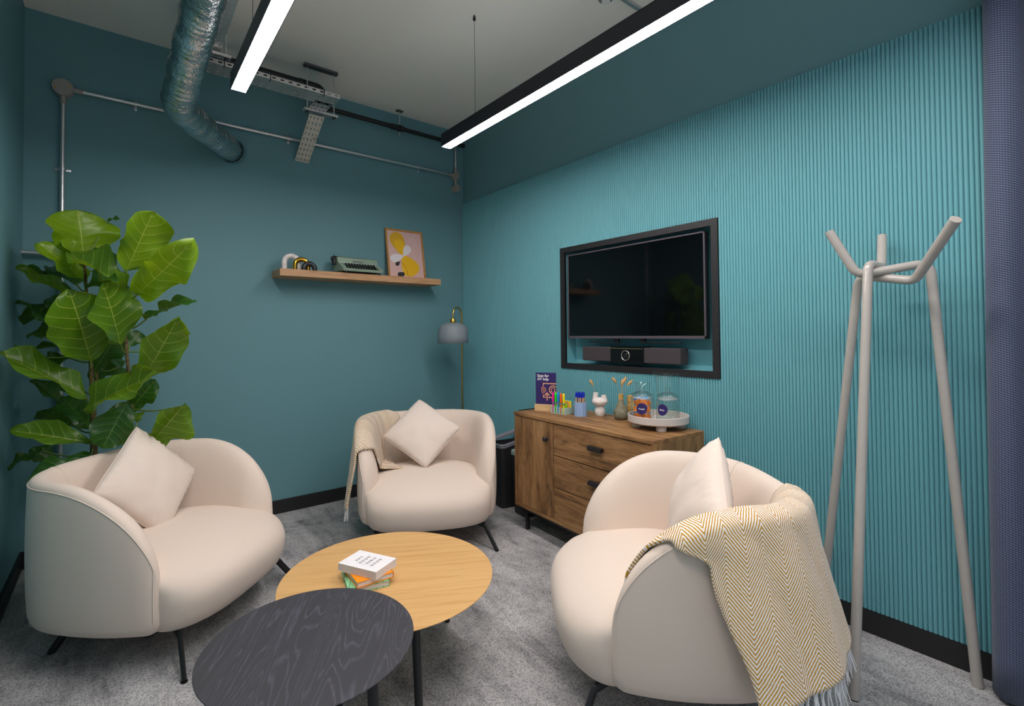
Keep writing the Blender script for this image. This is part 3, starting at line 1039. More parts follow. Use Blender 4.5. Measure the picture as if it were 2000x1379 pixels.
    # tassels along the lower hem
    L = sum((ends[i+1]-ends[i]).length for i in range(NA))
    nt = max(3, int(L/0.026))
    variants = []
    for vv in range(3):
        b = nbm(); r2 = random.Random(seed*7+vv)
        lathe(b, [(0, 0.012), (0.006, 0.010), (0.009, 0.003), (0.007, -0.004), (0.006, -0.010)], 8)
        for m_ in range(9):
            ang = r2.random()*2*PI; rr = 0.0045*math.sqrt(r2.random())
            ex, ey = r2.uniform(-0.012, 0.012), r2.uniform(-0.012, 0.012)
            ln = r2.uniform(0.060, 0.080)
            p0 = Vector((rr*math.cos(ang), rr*math.sin(ang), -0.005))
            tube(b, catmull([p0, p0+Vector((ex*0.35+0.002, ey*0.35, -ln*0.4)), p0+Vector((ex, ey, -ln))], 4), lambda t: 0.0032*(1-0.6*t), 6)
        me = bpy.data.meshes.new('tassel'); 
        for f in b.faces: f.smooth = True
        b.to_mesh(me); b.free(); me.materials.append(M_FRINGE); variants.append(me)
    acc = 0; nxt = 0.008
    for i in range(NA):
        seg = (ends[i+1]-ends[i]).length
        while nxt <= acc+seg:
            p = ends[i].lerp(ends[i+1], (nxt-acc)/seg)
            tdir = outn[i].normalized()
            o = obj('tassel', variants[rnd.randrange(3)], None, root, loc=p+Vector((0, 0, 0.0)))
            q_ = Vector((0, 0, -1)).rotation_difference((Vector((0, 0, -1))*0.75+tdir*0.25+Vector((rnd.uniform(-.15, .15), rnd.uniform(-.15, .15), 0))).normalized())
            o.rotation_mode = 'QUATERNION'; o.rotation_quaternion = q_
            nxt += L/nt
        acc += seg
    return root
blanket('throw_blanket', 'mustard and white herringbone throw hanging down to the floor over the nearest armchair', 'C', +1,
        [(0, 0.03), (0.20, 0.05), (0.34, 0.12), (0.42, 0.20), (0.55, 0.30), (1.0, 0.40)], [(0, 0.72), (0.36, 0.88), (1.0, 1.04)],
        0.07, 0.20, 0.235, 0.375, 2, flare=0.085, fold_amp=0.010, nfold=2)
blanket('throw_blanket', 'mustard and white herringbone throw on the armchair beside the brass lamp', 'B', -1,
        [(0, 0.26), (0.12, 0.24), (0.25, 0.15), (0.36, 0.10), (0.5, 0.10), (1.0, 0.13)], [(0, 0.52), (0.15, 0.56), (0.30, 0.84), (0.40, 0.70), (0.55, 0.44), (1.0, 0.40)],
        0.40, 0.40, 0.245, 0.235, 5, flare=0.05, fold_amp=0.006, nfold=2, run_f=0.16, run_r=0.05)
o = obj('care_tag', bxm(-0.006, 0.006, -0.0006, 0.0006, -0.022, 0.0), M_WHITE, chairA); o.location = (-0.565, -0.412, CH_Z0+0.045); o.rotation_euler = (0, 0, R(-40))

# ================================================================== ROUND TABLES
def round_table(name, label, cx, cy, r, z, top_mat, top_rot, legs, edge):
    root = empty(name, (cx, cy, 0)); tag(root, label, 'table', 'round coffee tables')
    bm = nbm(); t = 0.016
    lathe(bm, [(0, z-t), (r-0.022, z-t), (r-0.003, z-0.004), (r, z-0.0025), (r, z-0.001), (r-0.001, z), (0, z)], 96)
    tp = obj('tabletop', bm, top_mat, root, True, autosmooth=0.3); tp.rotation_euler = (0, 0, top_rot)
    ft = 0.022
    bm = nbm(); lathe(bm, [(0.09, z-t-0.012), (0.13, z-t-0.012), (0.13, z-t), (0.09, z-t)], 32)
    obj('under_frame', bm, M_BLACK, root)
    for a in legs:
        ca, sa = math.cos(a), math.sin(a)
        r0, r1 = r*0.80, r*0.90
        bm = nbm()
        tube(bm, [(0.10*ca, 0.10*sa, z-t-0.010), (r0*ca, r0*sa, z-t-0.010)], 0.014, 10, flat=0.6)
        tube(bm, [(r0*ca, r0*sa, z-t-0.001), (r1*ca, r1*sa, 0.003)], lambda q: 0.0155-0.002*q, 16)
        lathe(bm, [(0, 0), (0.012, 0), (0.012, 0.005), (0, 0.005)], 12, (r1*ca, r1*sa, 0))
        obj('leg', bm, M_BLACK, root, True, autosmooth=0.7)
    return root
OAKC = (0.8713, 1.8636, 0.419, 0.38)
BLKC = (0.4476, 1.4825, 0.2946, 0.46)
def ang(cx, cy, x, y): return math.atan2(y-cy, x-cx)
a0 = ang(OAKC[0], OAKC[1], 0.80, 1.45)
round_table('coffee_table', 'round oak-topped coffee table carrying the three books', *OAKC[:2], OAKC[2], OAKC[3], M_OAK, R(-27), [a0, a0+2*PI/3, a0+4*PI/3], 0)
a1 = ang(BLKC[0], BLKC[1], 0.57, 1.20)
round_table('coffee_table', 'smaller round black-stained coffee table in front of the oak one', *BLKC[:2], BLKC[2], BLKC[3], M_ASH, R(60), [a1, a1+2*PI/3, a1+4*PI/3], 0)

# ================================================================== BOOKS
M_PAPER = simple('page_edges', rgb(232, 226, 222), 0.8)
M_INK = simple('dark_ink', rgb(62, 56, 56), 0.7)
def pages_mat():
    t = NT('page_block')
    v = t.coords('Object', (1, 1, 400))
    n = t.noise(v, 4, 2)
    t.set(color=t.mix(n, rgb(206, 198, 196), rgb(240, 234, 230)), rough=0.85)
    return t.m
M_PAGES = pages_mat()
def book(label, loc, rz, w, h, t, cov, soft=False, grow=0.003):
    """w along local x (spine at -x), h along local y"""
    root = empty('book', loc, rz); tag(root, label, 'book', 'books stacked on the oak table')
    ct = 0.0012 if soft else 0.0028
    bm = nbm()
    box(bm, -w/2, w/2, -h/2, h/2, 0, ct, 0.0004); box(bm, -w/2, w/2, -h/2, h/2, t-ct, t, 0.0004)
    box(bm, -w/2, -w/2+ct, -h/2, h/2, 0, t, 0.0004)
    obj('cover', bm, cov, root)
    g = 0.0005 if soft else grow
    obj('page_block', bxm(-w/2+ct, w/2-g, -h/2+g, h/2-g, ct, t-ct), M_PAGES, root)
    return root
def green_cover():
    t = NT('green_patterned_cover')
    v = t.coords('Object')
    sp = t.n('ShaderNodeSeparateXYZ'); t.l(v, sp.inputs[0])
    an = t.math('ARCTAN2', t.math('ADD', sp.outputs[1], 0.13), t.math('SUBTRACT', sp.outputs[0], 0.02))
    ry = t.math('FRACT', t.math('MULTIPLY', an, 9.0))
    f = t.ramp(ry, [(0.0, (0, 0, 0, 1)), (0.12, (1, 1, 1, 1)), (0.88, (1, 1, 1, 1)), (1.0, (0, 0, 0, 1))])
    t.set(color=t.mix(f, rgb(58, 120, 82), rgb(142, 202, 150)), rough=0.5)
    return t.m
M_BGREEN = green_cover()
M_BORANGE = simple('orange_cover', rgb(248, 146, 10), 0.45)
M_BWHITE = simple('white_cover', rgb(240, 236, 238), 0.4)
ZT = OAKC[3]
book('green patterned hardback at the bottom of the book stack', (0.776, 1.880, ZT), R(167), 0.155, 0.190, 0.022, M_BGREEN)
book('orange hardback in the middle of the book stack', (0.785, 1.877, ZT+0.0225), R(177), 0.145, 0.188, 0.022, M_BORANGE)
bw = book('thick white paperback on top of the book stack', (0.784, 1.872, ZT+0.0450), R(207.6), 0.127, 0.185, 0.029, M_BWHITE, True)
WB_L = [('GOOD', 0.042, 0.010), ('VIBES,', 0.014, 0.010), ('GOOD', -0.014, 0.010), ('LIFE', -0.042, 0.010)]
for (tx, yy, sz) in WB_L:
    me = text_mesh(tx, 0.0165, 0.0002, 'CENTER', 0.0002, 1.5)
    o = obj('title_lettering', me, M_INK, bw); o.location = (0.0, yy-0.005, 0.0292)
for yy in (0.034, 0.006, -0.022):
    obj('title_rule', bxm(-0.042, 0.042, yy-0.0004, yy+0.0004, 0.029, 0.0294), simple('faint_rule', rgb(190, 186, 190), 0.7), bw)
# ================================================================== SIDEBOARD
SBZ = 0.800
e_dir = Vector((-0.065, -1.18, 0)).normalized()           # along the front, left to right as seen from the room
n_dir = Vector((-e_dir.y, e_dir.x, 0))                      # towards the wall
SB_O = Vector((2.196, 2.665, 0))
SBM = frame_mat(SB_O, e_dir, n_dir)                         # local: x along the front, y into the wall, z up... (x cross y = up)
SW, SD = 1.182, 0.432
sb = empty('sideboard', mat=SBM); tag(sb, 'rustic brown wooden sideboard with one door and three drawers', 'sideboard')
zb = 0.155
bm = nbm(); box(bm, 0, SW, -0.004, SD, SBZ-0.022, SBZ, 0.0015); obj('top_board', bm, M_RUST_X, sb)
bm = nbm(); box(bm, 0, 0.018, 0.014, SD, zb, SBZ-0.022, 0.001); obj('side_panel', bm, M_RUST_Z, sb)
bm = nbm(); box(bm, SW-0.018, SW, 0.0, SD, zb, SBZ-0.022, 0.001); obj('side_panel', bm, M_RUST_Z, sb)
bm = nbm(); box(bm, 0, SW, 0.0, SD, zb, zb+0.022, 0.001); obj('bottom_board', bm, M_RUST_X, sb)
bm = nbm(); box(bm, 0.018, SW-0.018, SD-0.008, SD, zb+0.022, SBZ-0.022); obj('back_panel', bm, M_RUST_X, sb)
bm = nbm(); box(bm, 0.405, 0.425, 0.02, SD-0.01, zb+0.022, SBZ-0.022); obj('divider', bm, M_RUST_Z, sb)
zd0, zd1 = zb+0.025, SBZ-0.027
door = obj('door', bxm(0.003, 0.413, 0.0, 0.018, zd0, zd1, 0.001), M_RUST_Z, sb)
bm = nbm(); lathe(bm, [(0, 0.030), (0.012, 0.029), (0.0165, 0.025), (0.0165, 0.021), (0.010, 0.016), (0.007, 0.006), (0.012, 0.002), (0.012, 0)], 24)
bmesh.ops.rotate(bm, verts=bm.verts, cent=(0, 0, 0), matrix=Matrix.Rotation(PI/2, 3, 'X'))
bmesh.ops.translate(bm, verts=bm.verts, vec=(0.352, 0, 0.668)); tag(obj('knob', bm, M_BLACK, door, True), 'black round knob')
dh = (zd1-zd0-0.012)/3
for i in range(3):
    za = zd1-dh*(i+1)-0.006*i
    dr = obj('drawer', bxm(0.417, SW-0.019, 0.0, 0.018, za, za+dh, 0.001), M_RUST_X, sb)
    bm = nbm(); xc = 0.79; zh = za+dh*0.52
    box(bm, xc-0.052, xc+0.052, -0.030, -0.020, zh-0.006, zh+0.016, 0.003)
    box(bm, xc-0.052, xc-0.040, -0.024, 0.0, zh-0.004, zh+0.016, 0.002); box(bm, xc+0.040, xc+0.052, -0.024, 0.0, zh-0.004, zh+0.016, 0.002)
    box(bm, xc-0.052, xc+0.052, -0.026, -0.001, zh+0.010, zh+0.018, 0.002)
    tag(obj('handle', bm, M_BLACK, dr), 'black bar handle')
bf = nbm()
box(bf, 0.03, SW-0.03, 0.03, 0.055, zb-0.03, zb); box(bf, 0.03, SW-0.03, SD-0.055, SD-0.03, zb-0.03, zb)
box(bf, 0.03, 0.055, 0.055, SD-0.055, zb-0.03, zb); box(bf, SW-0.055, SW-0.03, 0.055, SD-0.055, zb-0.03, zb)
obj('base_frame', bf, M_BLACK, sb)
for (x, y) in ((0.075, 0.03), (SW-0.10, 0.03), (0.075, SD-0.055), (SW-0.10, SD-0.055)):
    obj('leg', bxm(x, x+0.025, y, y+0.025, 0, zb-0.03, 0.002), M_BLACK, sb)

# ================================================================== TELEVISION
tvx = XR-0.012
tv = empty('television', (tvx, (1.488+2.570)/2, 1.615)); tag(tv, 'black flat-screen television set into the framed niche', 'television')
hw, hh = 0.541, 0.309
bm = nbm(); box(bm, 0.003, 0.042, -hw, hw, -hh, hh, 0.003); obj('back_casing', bm, M_BLACK, tv)
bm = nbm(); bz = 0.009
box(bm, -0.004, 0.010, -hw, hw, hh-bz, hh, 0.001); box(bm, -0.004, 0.010, -hw, hw, -hh, -hh+bz*1.9, 0.001)
box(bm, -0.004, 0.010, -hw, -hw+bz, -hh, hh, 0.001); box(bm, -0.004, 0.010, hw-bz, hw, -hh, hh, 0.001)
obj('bezel', bm, simple('bezel_plastic', rgb(84, 78, 86), 0.35), tv)
def screen():
    t = NT('screen_glass')
    n = t.noise(t.coords('Object'), 2, 1)
    t.set(color=t.mix(n, rgb(6, 8, 10), rgb(8, 10, 12)), rough=0.05, spec=0.5)
    return t.m
obj('screen', bxm(0.0, 0.004, -hw+bz, hw-bz, -hh+bz*1.9, hh-bz), screen(), tv)
for s in (-0.10, 0.11):
    bm = nbm(); box(bm, 0.010, 0.030, s-0.018, s+0.018, -hh-0.022, -hh+0.005, 0.002)
    box(bm, 0.012, 0.028, (s-0.27 if s < 0 else s-0.02), (s+0.02 if s < 0 else s+0.25), -hh-0.030, -hh-0.022, 0.002)
    obj('foot_bracket', bm, M_BLACK, tv)
# ================================================================== VIDEO BAR
vb = empty('video_bar', (XR-0.03, 2.03, 1.150)); tag(vb, 'long dark video bar with round camera under the television', 'video bar')
M_MESH = simple('speaker_cloth', rgb(62, 56, 60), 0.85, 0.0, (900, 0.4, 0.001))
for (a, b) in ((0.13, 0.388), (-0.388, -0.13)):
    obj('speaker_section', bxm(0.0, 0.085, a, b, 0.0, 0.098, 0.006), M_MESH, vb)
obj('camera_section', bxm(-0.006, 0.085, -0.131, 0.131, -0.006, 0.106, 0.004), M_BLACKGLOSS, vb)
obj('indicator_strip', bxm(-0.0085, -0.004, -0.129, 0.129, 0.090, 0.092), simple('indicator_strip', rgb(116, 130, 90), 0.4), vb)
bm = nbm(); lathe(bm, [(0.034, 0), (0.034, 0.004), (0.030, 0.006), (0.029, 0.0)], 32)
def faceX(bm, x, y, z):
    bmesh.ops.rotate(bm, verts=bm.verts, cent=(0, 0, 0), matrix=Matrix.Rotation(-PI/2, 3, 'Y'))
    bmesh.ops.translate(bm, verts=bm.verts, vec=(x, y, z)); return bm
obj('camera_ring', faceX(bm, -0.006, 0.005, 0.045), simple('silver_ring', rgb(200, 194, 186), 0.25, 0.9), vb, True)
bm = nbm(); lathe(bm, [(0.029, 0), (0.022, -0.004), (0.015, 0.0), (0.010, 0.003), (0, 0.004)], 32)
obj('camera_lens', faceX(bm, -0.007, 0.005, 0.045), simple('lens_black', rgb(28, 28, 32), 0.2), vb, True)
obj('wall_bracket', bxm(0.08, 0.128, -0.16, 0.16, 0.02, 0.07), M_BLACK, vb)

# ================================================================== BINS BETWEEN CHAIR AND SIDEBOARD
def bin_box(label, cx, cy, w, d, h, lid_mat, rz, taper, hood):
    root = empty('waste_bin', (cx, cy, 0), rz); tag(root, label, 'bin', 'waste bins in the corner')
    bm = nbm()
    def rr(w, d, r, z, n=5):
        out = []
        for (sx, sy, a0) in ((1, 1, 0), (-1, 1, 90), (-1, -1, 180), (1, -1, 270)):
            for k in range(n+1):
                a = R(a0+90*k/n)
                out.append(bm.verts.new((sx*(w/2-r)+r*math.cos(a), sy*(d/2-r)+r*math.sin(a), z)))
        return out
    rows = [rr(w*taper, d*taper, 0.03, 0.0), rr(w*taper, d*taper, 0.03, 0.004), rr(w, d, 0.04, h-0.03)]
    grid_faces(bm, rows, True); bm.faces.new(rows[0][::-1])
    inner = [rr(w-0.008, d-0.008, 0.036, h-0.03), rr(w*taper-0.01, d*taper-0.01, 0.03, 0.06)]
    grid_faces(bm, inner, True); bm.faces.new(inner[1])
    obj('bin_body', bm, M_BIN, root, True, autosmooth=0.5)
    bm = nbm()
    rows = [rr(w+0.006, d+0.006, 0.04, h-0.035), rr(w+0.006, d+0.006, 0.04, h-0.012), rr(w-0.004, d-0.004, 0.035, h-0.004), rr(w-0.05, d-0.05, 0.03, h-0.014), rr(w-0.052, d-0.052, 0.03, h-0.03)]
    if hood:
        for rw in rows:
            for v in rw: v.co.z += max(0, (v.co.x/(w/2)+0.1))*0.055 if v.co.x > -0.1*w else 0
    grid_faces(bm, rows, True)
    obj('lid_rim', bm, lid_mat, root, True, autosmooth=0.5)
    if hood:
        bm = nbm()
        poly = [(-d/2+0.02, h-0.02), (d/2-0.02, h-0.02), (d/2-0.05, h+0.10), (-d/2+0.05, h+0.10)]
        prism(bm, poly, 0.006, 'yz', w/2-0.012)
        obj('hood', bm, lid_mat, root)
    return root
M_BIN = simple('charcoal_plastic', rgb(44, 44, 47), 0.5)
bin_box('charcoal waste bin with raised grey lid beside the sideboard', 2.475, 3.075, 0.30, 0.26, 0.50, M_GREYPL, R(-8), 0.84, True)
bin_box('charcoal waste bin with pale green lid, mostly hidden by the sideboard', 2.46, 2.80, 0.24, 0.20, 0.47, simple('pale_green_lid', rgb(150, 170, 164), 0.45), R(-5), 0.84, False)

# ================================================================== FLOOR LAMP
lx, ly = 2.382, 3.60
lamp = empty('floor_lamp', (lx, ly, 0)); tag(lamp, 'slender brass floor lamp with frosted glass shade in the corner', 'lamp')
bm = nbm(); lathe(bm, [(0, 0), (0.12, 0), (0.12, 0.012), (0.115, 0.016), (0.012, 0.018), (0.008, 0.03)], 40); obj('base', bm, M_BRASS, lamp, True, autosmooth=0.6)
sxo = -0.105; szo = -0.02       # shade centre relative to pole (towards the room)
pole = [(0, 0, 0.015), (0, 0, 1.500)]
arc = [(sxo/2+(-sxo/2)*math.cos(a), szo/2-szo/2*math.cos(a), 1.500+0.075*math.sin(a)) for a in [PI*k/16 for k in range(17)]]
obj('pole', tubem(pole+arc[1:]+[(sxo, szo, 1.455)], 0.0065, 12), M_BRASS, lamp, True)
bm = nbm(); lathe(bm, [(0, 0.03), (0.024, 0.03), (0.026, 0.026), (0.026, 0.0), (0.03, -0.004), (0, -0.004)], 24, (sxo, szo, 1.445)); obj('shade_cap', bm, M_BRASS, lamp, True, autosmooth=0.5)
bm = nbm(); prof = [(0.02, 0.0), (0.06, -0.004), (0.095, -0.018), (0.118, -0.042), (0.128, -0.075), (0.131, -0.12), (0.131, -0.178), (0.128, -0.178), (0.128, -0.12), (0.125, -0.076), (0.115, -0.045), (0.093, -0.022), (0.06, -0.008), (0.02, -0.004)]
lathe(bm, prof, 48, (sxo, szo, 1.443)); obj('lamp_shade', bm, M_FROST, lamp, True)
bm = nbm(); lathe(bm, [(0, -0.115), (0.020, -0.105), (0.028, -0.085), (0.022, -0.06), (0.014, -0.04), (0.014, 0)], 20, (sxo, szo, 1.443)); obj('bulb', bm, M_WHITE, lamp, True)

# ================================================================== SHELF
SHZ = 1.832
sh0, sh1, shd = 0.918, 2.262, 0.235
shelf = tag(obj('wall_shelf', bxm(sh0, sh1, YB-shd, YB, SHZ-0.052, SHZ, 0.001), M_SHELF), 'long floating oak shelf on the dark teal wall', 'shelf')
def arch(label, x0, x1, y, h, r, mat):
    root_loc = Vector(((x0+x1)/2, y, SHZ))
    w = (x1-x0)/2-r
    pts = [(-w, 0, 0.0)]
    zc = h-r-w
    for k in range(25):
        a = PI-PI*k/24
        pts.append((w*math.cos(a), 0, max(zc, 0.0)+w*math.sin(a)))
    pts.append((w, 0, 0.0))
    o = obj('arch_ornament', tubem(pts, r, 20), mat, None, True, loc=root_loc)
    o.rotation_euler = (0, 0, R(-4))
    return tag(o, label, 'ornament', 'arch ornaments on the shelf')
def marble():
    t = NT('white_marble_glaze')
    n = t.noise(t.coords('Object'), 28, 4, 0.6, 1.5)
    t.set(color=t.ramp(n, [(0.42, rgb(214, 202, 202)), (0.5, rgb(240, 232, 230)), (1, rgb(244, 238, 236))]), rough=0.35)
    return t.m
arch('tallest arch ornament, white, at the left end of the shelf', 0.950, 1.086, 3.835, 0.127, 0.0195, marble())
arch('middle-sized shiny gold arch ornament on the shelf', 1.016, 1.142, 3.790, 0.098, 0.0165, M_GOLD)
arch('smallest arch ornament, matt black, on the shelf', 1.070, 1.184, 3.762, 0.068, 0.0185, simple('black_ceramic', rgb(34, 34, 38), 0.35))

# typewriter
tw = empty('typewriter', (1.535, 3.84, SHZ), R(2)); tag(tw, 'sage green vintage portable typewriter with black keys on the shelf', 'typewriter')
M_SAGE = simple('sage_enamel', rgb(146, 166, 146), 0.35, 0.1)
W2 = 0.170
bm = nbm()
prof = [(-0.118, 0.010), (-0.122, 0.026), (-0.112, 0.034), (-0.100, 0.036), (-0.015, 0.070), (-0.004, 0.100), (0.004, 0.128), (0.018, 0.138), (0.080, 0.134), (0.095, 0.120), (0.100, 0.010)]
def slab(bm, x0, x1, prof, inset=0.0):
    c = (sum(p[0] for p in prof)/len(prof), sum(p[1] for p in prof)/len(prof))
    rows = []
    for (x, k) in ((x0, 0.90), (x0+0.006, 0.97), (x0+0.016, 1.0), (x1-0.016, 1.0), (x1-0.006, 0.97), (x1, 0.90)):
        rows.append([bm.verts.new((x, c[0]+(p[0]-c[0])*k, c[1]+(p[1]-c[1])*k)) for p in prof])
    grid_faces(bm, rows, True); bm.faces.new(rows[0][::-1]); bm.faces.new(rows[-1])
# two side cheeks, front apron, hood
for (a, b) in ((-W2, -W2+0.035), (W2-0.035, W2)):
    slab(bm, a, b, [(-0.118, 0.012), (-0.122, 0.026), (-0.105, 0.042), (-0.050, 0.066), (-0.010, 0.088), (0.004, 0.128), (0.018, 0.138), (0.080, 0.134), (0.095, 0.120), (0.100, 0.012)])
slab(bm, -W2+0.03, W2-0.03, [(-0.118, 0.012), (-0.122, 0.026), (-0.112, 0.034), (-0.098, 0.034), (-0.098, 0.012)])
slab(bm, -W2+0.02, W2-0.02, [(-0.010, 0.080), (0.004, 0.126), (0.018, 0.138), (0.080, 0.134), (0.095, 0.120), (0.100, 0.012), (0.03, 0.012)])
obj('body', bm, M_SAGE, tw, True, autosmooth=0.5)
obj('key_well', bxm(-W2+0.034, W2-0.034, -0.10, 0.0, 0.012, 0.028), M_BLACK, tw)
obj('chrome_trim', tubem([(-W2+0.01, -0.010, 0.090), (W2-0.01, -0.010, 0.090)], 0.002, 6), M_GALV, tw)
kb = nbm(); lathe(kb, [(0.0, 0.008), (0.0065, 0.008), (0.0075, 0.006), (0.0070, 0.0), (0.002, -0.002), (0.002, -0.014)], 10)
bmesh.ops.recalc_face_normals(kb, faces=kb.faces)
for f in kb.faces: f.smooth = True
kme = bpy.data.meshes.new('key'); kb.to_mesh(kme); kb.free(); kme.materials.append(M_BLACKGLOSS)
for r_ in range(4):
    for c_ in range(11):
        x = -W2+0.046+c_*0.0235+r_*0.004
        o = obj('key', kme, None, tw, loc=(x, -0.090+r_*0.021, 0.040+r_*0.0125)); o.rotation_euler = (R(18), 0, 0)
obj('space_bar', bxm(-0.085, 0.085, -0.108, -0.098, 0.032, 0.038, 0.002), M_BLACKGLOSS, tw)
obj('platen', tubem([(-W2-0.005, 0.045, 0.128), (W2-0.02, 0.045, 0.128)], 0.016, 14), M_BLACK, tw, True)
bm = nbm(); tube(bm, [(-W2-0.030, 0.045, 0.122), (-W2-0.005, 0.045, 0.122)], 0.017, 14); tube(bm, [(-W2-0.018, 0.035, 0.125), (-W2-0.024, 0.005, 0.148)], 0.003, 8); box(bm, -W2-0.022, -W2-0.004, 0.02, 0.07, 0.07, 0.115, 0.004)
obj('carriage_lever', bm, M_BLACK, tw, True, autosmooth=0.5)
me = text_mesh('Remington', 0.020, 0.0004, 'CENTER', 0.0004)
o = obj('badge_lettering', me, M_INK, tw); o.matrix_parent_inverse = Matrix.Identity(4)
o.location = (0.0, -0.0052, 0.098); o.rotation_euler = (R(76), 0, 0)
for (x, y) in ((-0.14, -0.10), (0.14, -0.10), (-0.14, 0.085), (0.14, 0.085)):
    bm = nbm(); lathe(bm, [(0, 0), (0.010, 0), (0.010, 0.014), (0, 0.014)], 12, (x, y, 0)); obj('rubber_foot', bm, M_BLACK, tw)

# framed print leaning on the wall
fw, fh = 0.362, 0.448
lean = math.asin(0.075/fh)
fr = empty('framed_print', mat=Matrix.Translation((2.012, 3.897, SHZ+0.001)) @ Matrix.Rotation(R(0), 4, 'Z') @ Matrix.Rotation(-lean, 4, 'X'))
tag(fr, 'framed abstract print of yellow and white petals leaning on the wall', 'picture')
bm = nbm(); fwid = 0.017; fd = 0.020
box(bm, -fw/2, fw/2, -fd/2, fd/2, 0, fwid, 0.001); box(bm, -fw/2, fw/2, -fd/2, fd/2, fh-fwid, fh, 0.001)
box(bm, -fw/2, -fw/2+fwid, -fd/2, fd/2, fwid, fh-fwid, 0.001); box(bm, fw/2-fwid, fw/2, -fd/2, fd/2, fwid, fh-fwid, 0.001)
obj('frame', bm, M_FRAMEOAK, fr)
pr = obj('print', bxm(-fw/2+fwid, fw/2-fwid, -fd/2+0.006, fd/2, fwid, fh-fwid), simple('blush_paper', rgb(222, 182, 176), 0.6), fr)
obj('paper_margin', prismm([(-fw/2+fwid, fwid), (-fw/2+fwid+0.004, fwid), (-fw/2+fwid+0.004, fh-fwid), (-fw/2+fwid, fh-fwid)], 0.0004, 'xz', -fd/2+0.0055), M_BWHITE, pr)
def petal(name, base, tip, width, mat, lay):
    """flat teardrop on the print; coordinates as fractions of the print (0..1, 0..1 from lower left)"""
    pw, ph = fw-2*fwid, fh-2*fwid
    b = Vector((-pw/2+base[0]*pw, fwid+base[1]*ph)); t = Vector((-pw/2+tip[0]*pw, fwid+tip[1]*ph))
    ax = t-b; L = ax.length; ax.normalize(); nx = Vector((-ax.y, ax.x))
    pts = []
    for k in range(40):
        a = 2*PI*k/40
        u = 0.5-0.5*math.cos(a)
        w = width*pw/2*math.sin(a)*(0.35+0.65*u)*1.15
        pts.append(b+ax*(L*u)+nx*w)
    return obj(name, prismm([(p.x, p.y) for p in pts], 0.0003, 'xz', -fd/2+0.0052-lay*0.0004), mat, pr)
M_Y1 = simple('print_ochre', rgb(224, 172, 34), 0.6); M_Y2 = simple('print_yellow', rgb(240, 186, 12), 0.6)
M_PW = simple('print_white', rgb(236, 226, 230), 0.6); M_PK = simple('print_black', rgb(44, 42, 46), 0.6)
petal('petal', (0.43, 0.46), (0.20, 0.97), 0.50, M_Y1, 0)
petal('petal', (0.43, 0.46), (0.28, 0.82), 0.33, M_Y2, 1)
petal('petal', (0.41, 0.47), (0.72, 0.05), 0.62, M_Y2, 1)
petal('petal', (0.43, 0.46), (0.62, 0.69), 0.26, M_PW, 2)
petal('petal', (0.43, 0.46), (0.04, 0.36), 0.26, M_PW, 2)
petal('petal', (0.30, 0.32), (0.18, 0.24), 0.12, M_PK, 3)
petal('petal', (0.42, 0.08), (0.22, 0.00), 0.20, M_PK, 3)
def pline(pts, r, mat):
    pw, ph = fw-2*fwid, fh-2*fwid
    P = catmull([(-pw/2+a*pw, -fd/2+0.004, fwid+b*ph) for a, b in pts], 8)
    obj('drawn_line', tubem(P, r, 6), mat, pr)
pline([(0.24, 0.29), (0.32, 0.315), (0.42, 0.25), (0.48, 0.16), (0.50, 0.06), (0.53, 0.012)], 0.0013, M_PK)
pline([(0.80, 0.985), (0.80, 0.91), (0.74, 0.84), (0.64, 0.83), (0.65, 0.87), (0.74, 0.85), (0.79, 0.75), (0.73, 0.60), (0.71, 0.47), (0.80, 0.40), (0.90, 0.43), (0.93, 0.47), (0.89, 0.47), (0.91, 0.42), (0.985, 0.37)], 0.0012, M_PW)

# ================================================================== SIDEBOARD OBJECTS
Z = SBZ
# AV sign on a beech base, turned a little towards the room
sd = Vector((0.055, -0.12, 0)).normalized()
sx = Vector((0.45, -0.89, 0)).normalized()
sg = empty('tabletop_sign', mat=frame_mat((2.345, 2.600, Z), sx, Vector((0, 0, 1)).cross(sx)))
tag(sg, 'small dark purple help sign in a beech base on the sideboard', 'sign')
SGW, SGH = 0.150, 0.222
obj('sign_base', bxm(-0.004, SGW+0.004, -0.022, 0.022, 0, 0.046, 0.0015), M_LIGHTWOOD, sg)
M_PURPLE = simple('deep_purple_card', rgb(48, 34, 98), 0.45)
card = obj('sign_card', bxm(0, SGW, -0.003, 0.003, 0.040, 0.046+SGH, 0.0005), M_PURPLE, sg)
M_PEACH = simple('peach_print', rgb(244, 176, 128), 0.6)
me = text_mesh('Scan for\nAV help', 0.026, 0.0003, 'LEFT', 0.0007, 1.0, 0.9)
o = obj('sign_lettering', me, M_WHITE, card); o.location = (0.013, -0.0034, 0.046+SGH-0.030); o.rotation_euler = (PI/2, 0, 0)
def sgline(pts, r=0.0032, closed=False):
    P = [(a*SGW, -0.0034, 0.046+b*SGH) for a, b in pts]
    bm = nbm()
    n = len(P)
    for k in range(n-1):
        a, b = Vector(P[k]), Vector(P[k+1])
        d = (b-a).normalized(); nn = Vector((d.z, 0, -d.x))*r
        a2, b2 = a-d*r*0.6, b+d*r*0.6
        vs = [bm.verts.new(p) for p in (a2-nn, b2-nn, b2+nn, a2+nn)]
        bm.faces.new(vs)
    obj('sign_icon', bm, M_PEACH, card)
def arcpts(cx, cy, rx, a0, a1, n=18):
    k = SGW/SGH
    return [(cx+rx*math.cos(R(a0+(a1-a0)*i/n)), cy+rx*k*math.sin(R(a0+(a1-a0)*i/n))) for i in range(n+1)]
sgline([(0.38, 0.60), (0.38, 0.66), (1.0, 0.66)])
sgline(arcpts(0.52, 0.455, 0.22, 130, 230)); sgline(arcpts(0.54, 0.455, 0.15, 130, 230)); sgline(arcpts(0.56, 0.455, 0.085, 130, 230))
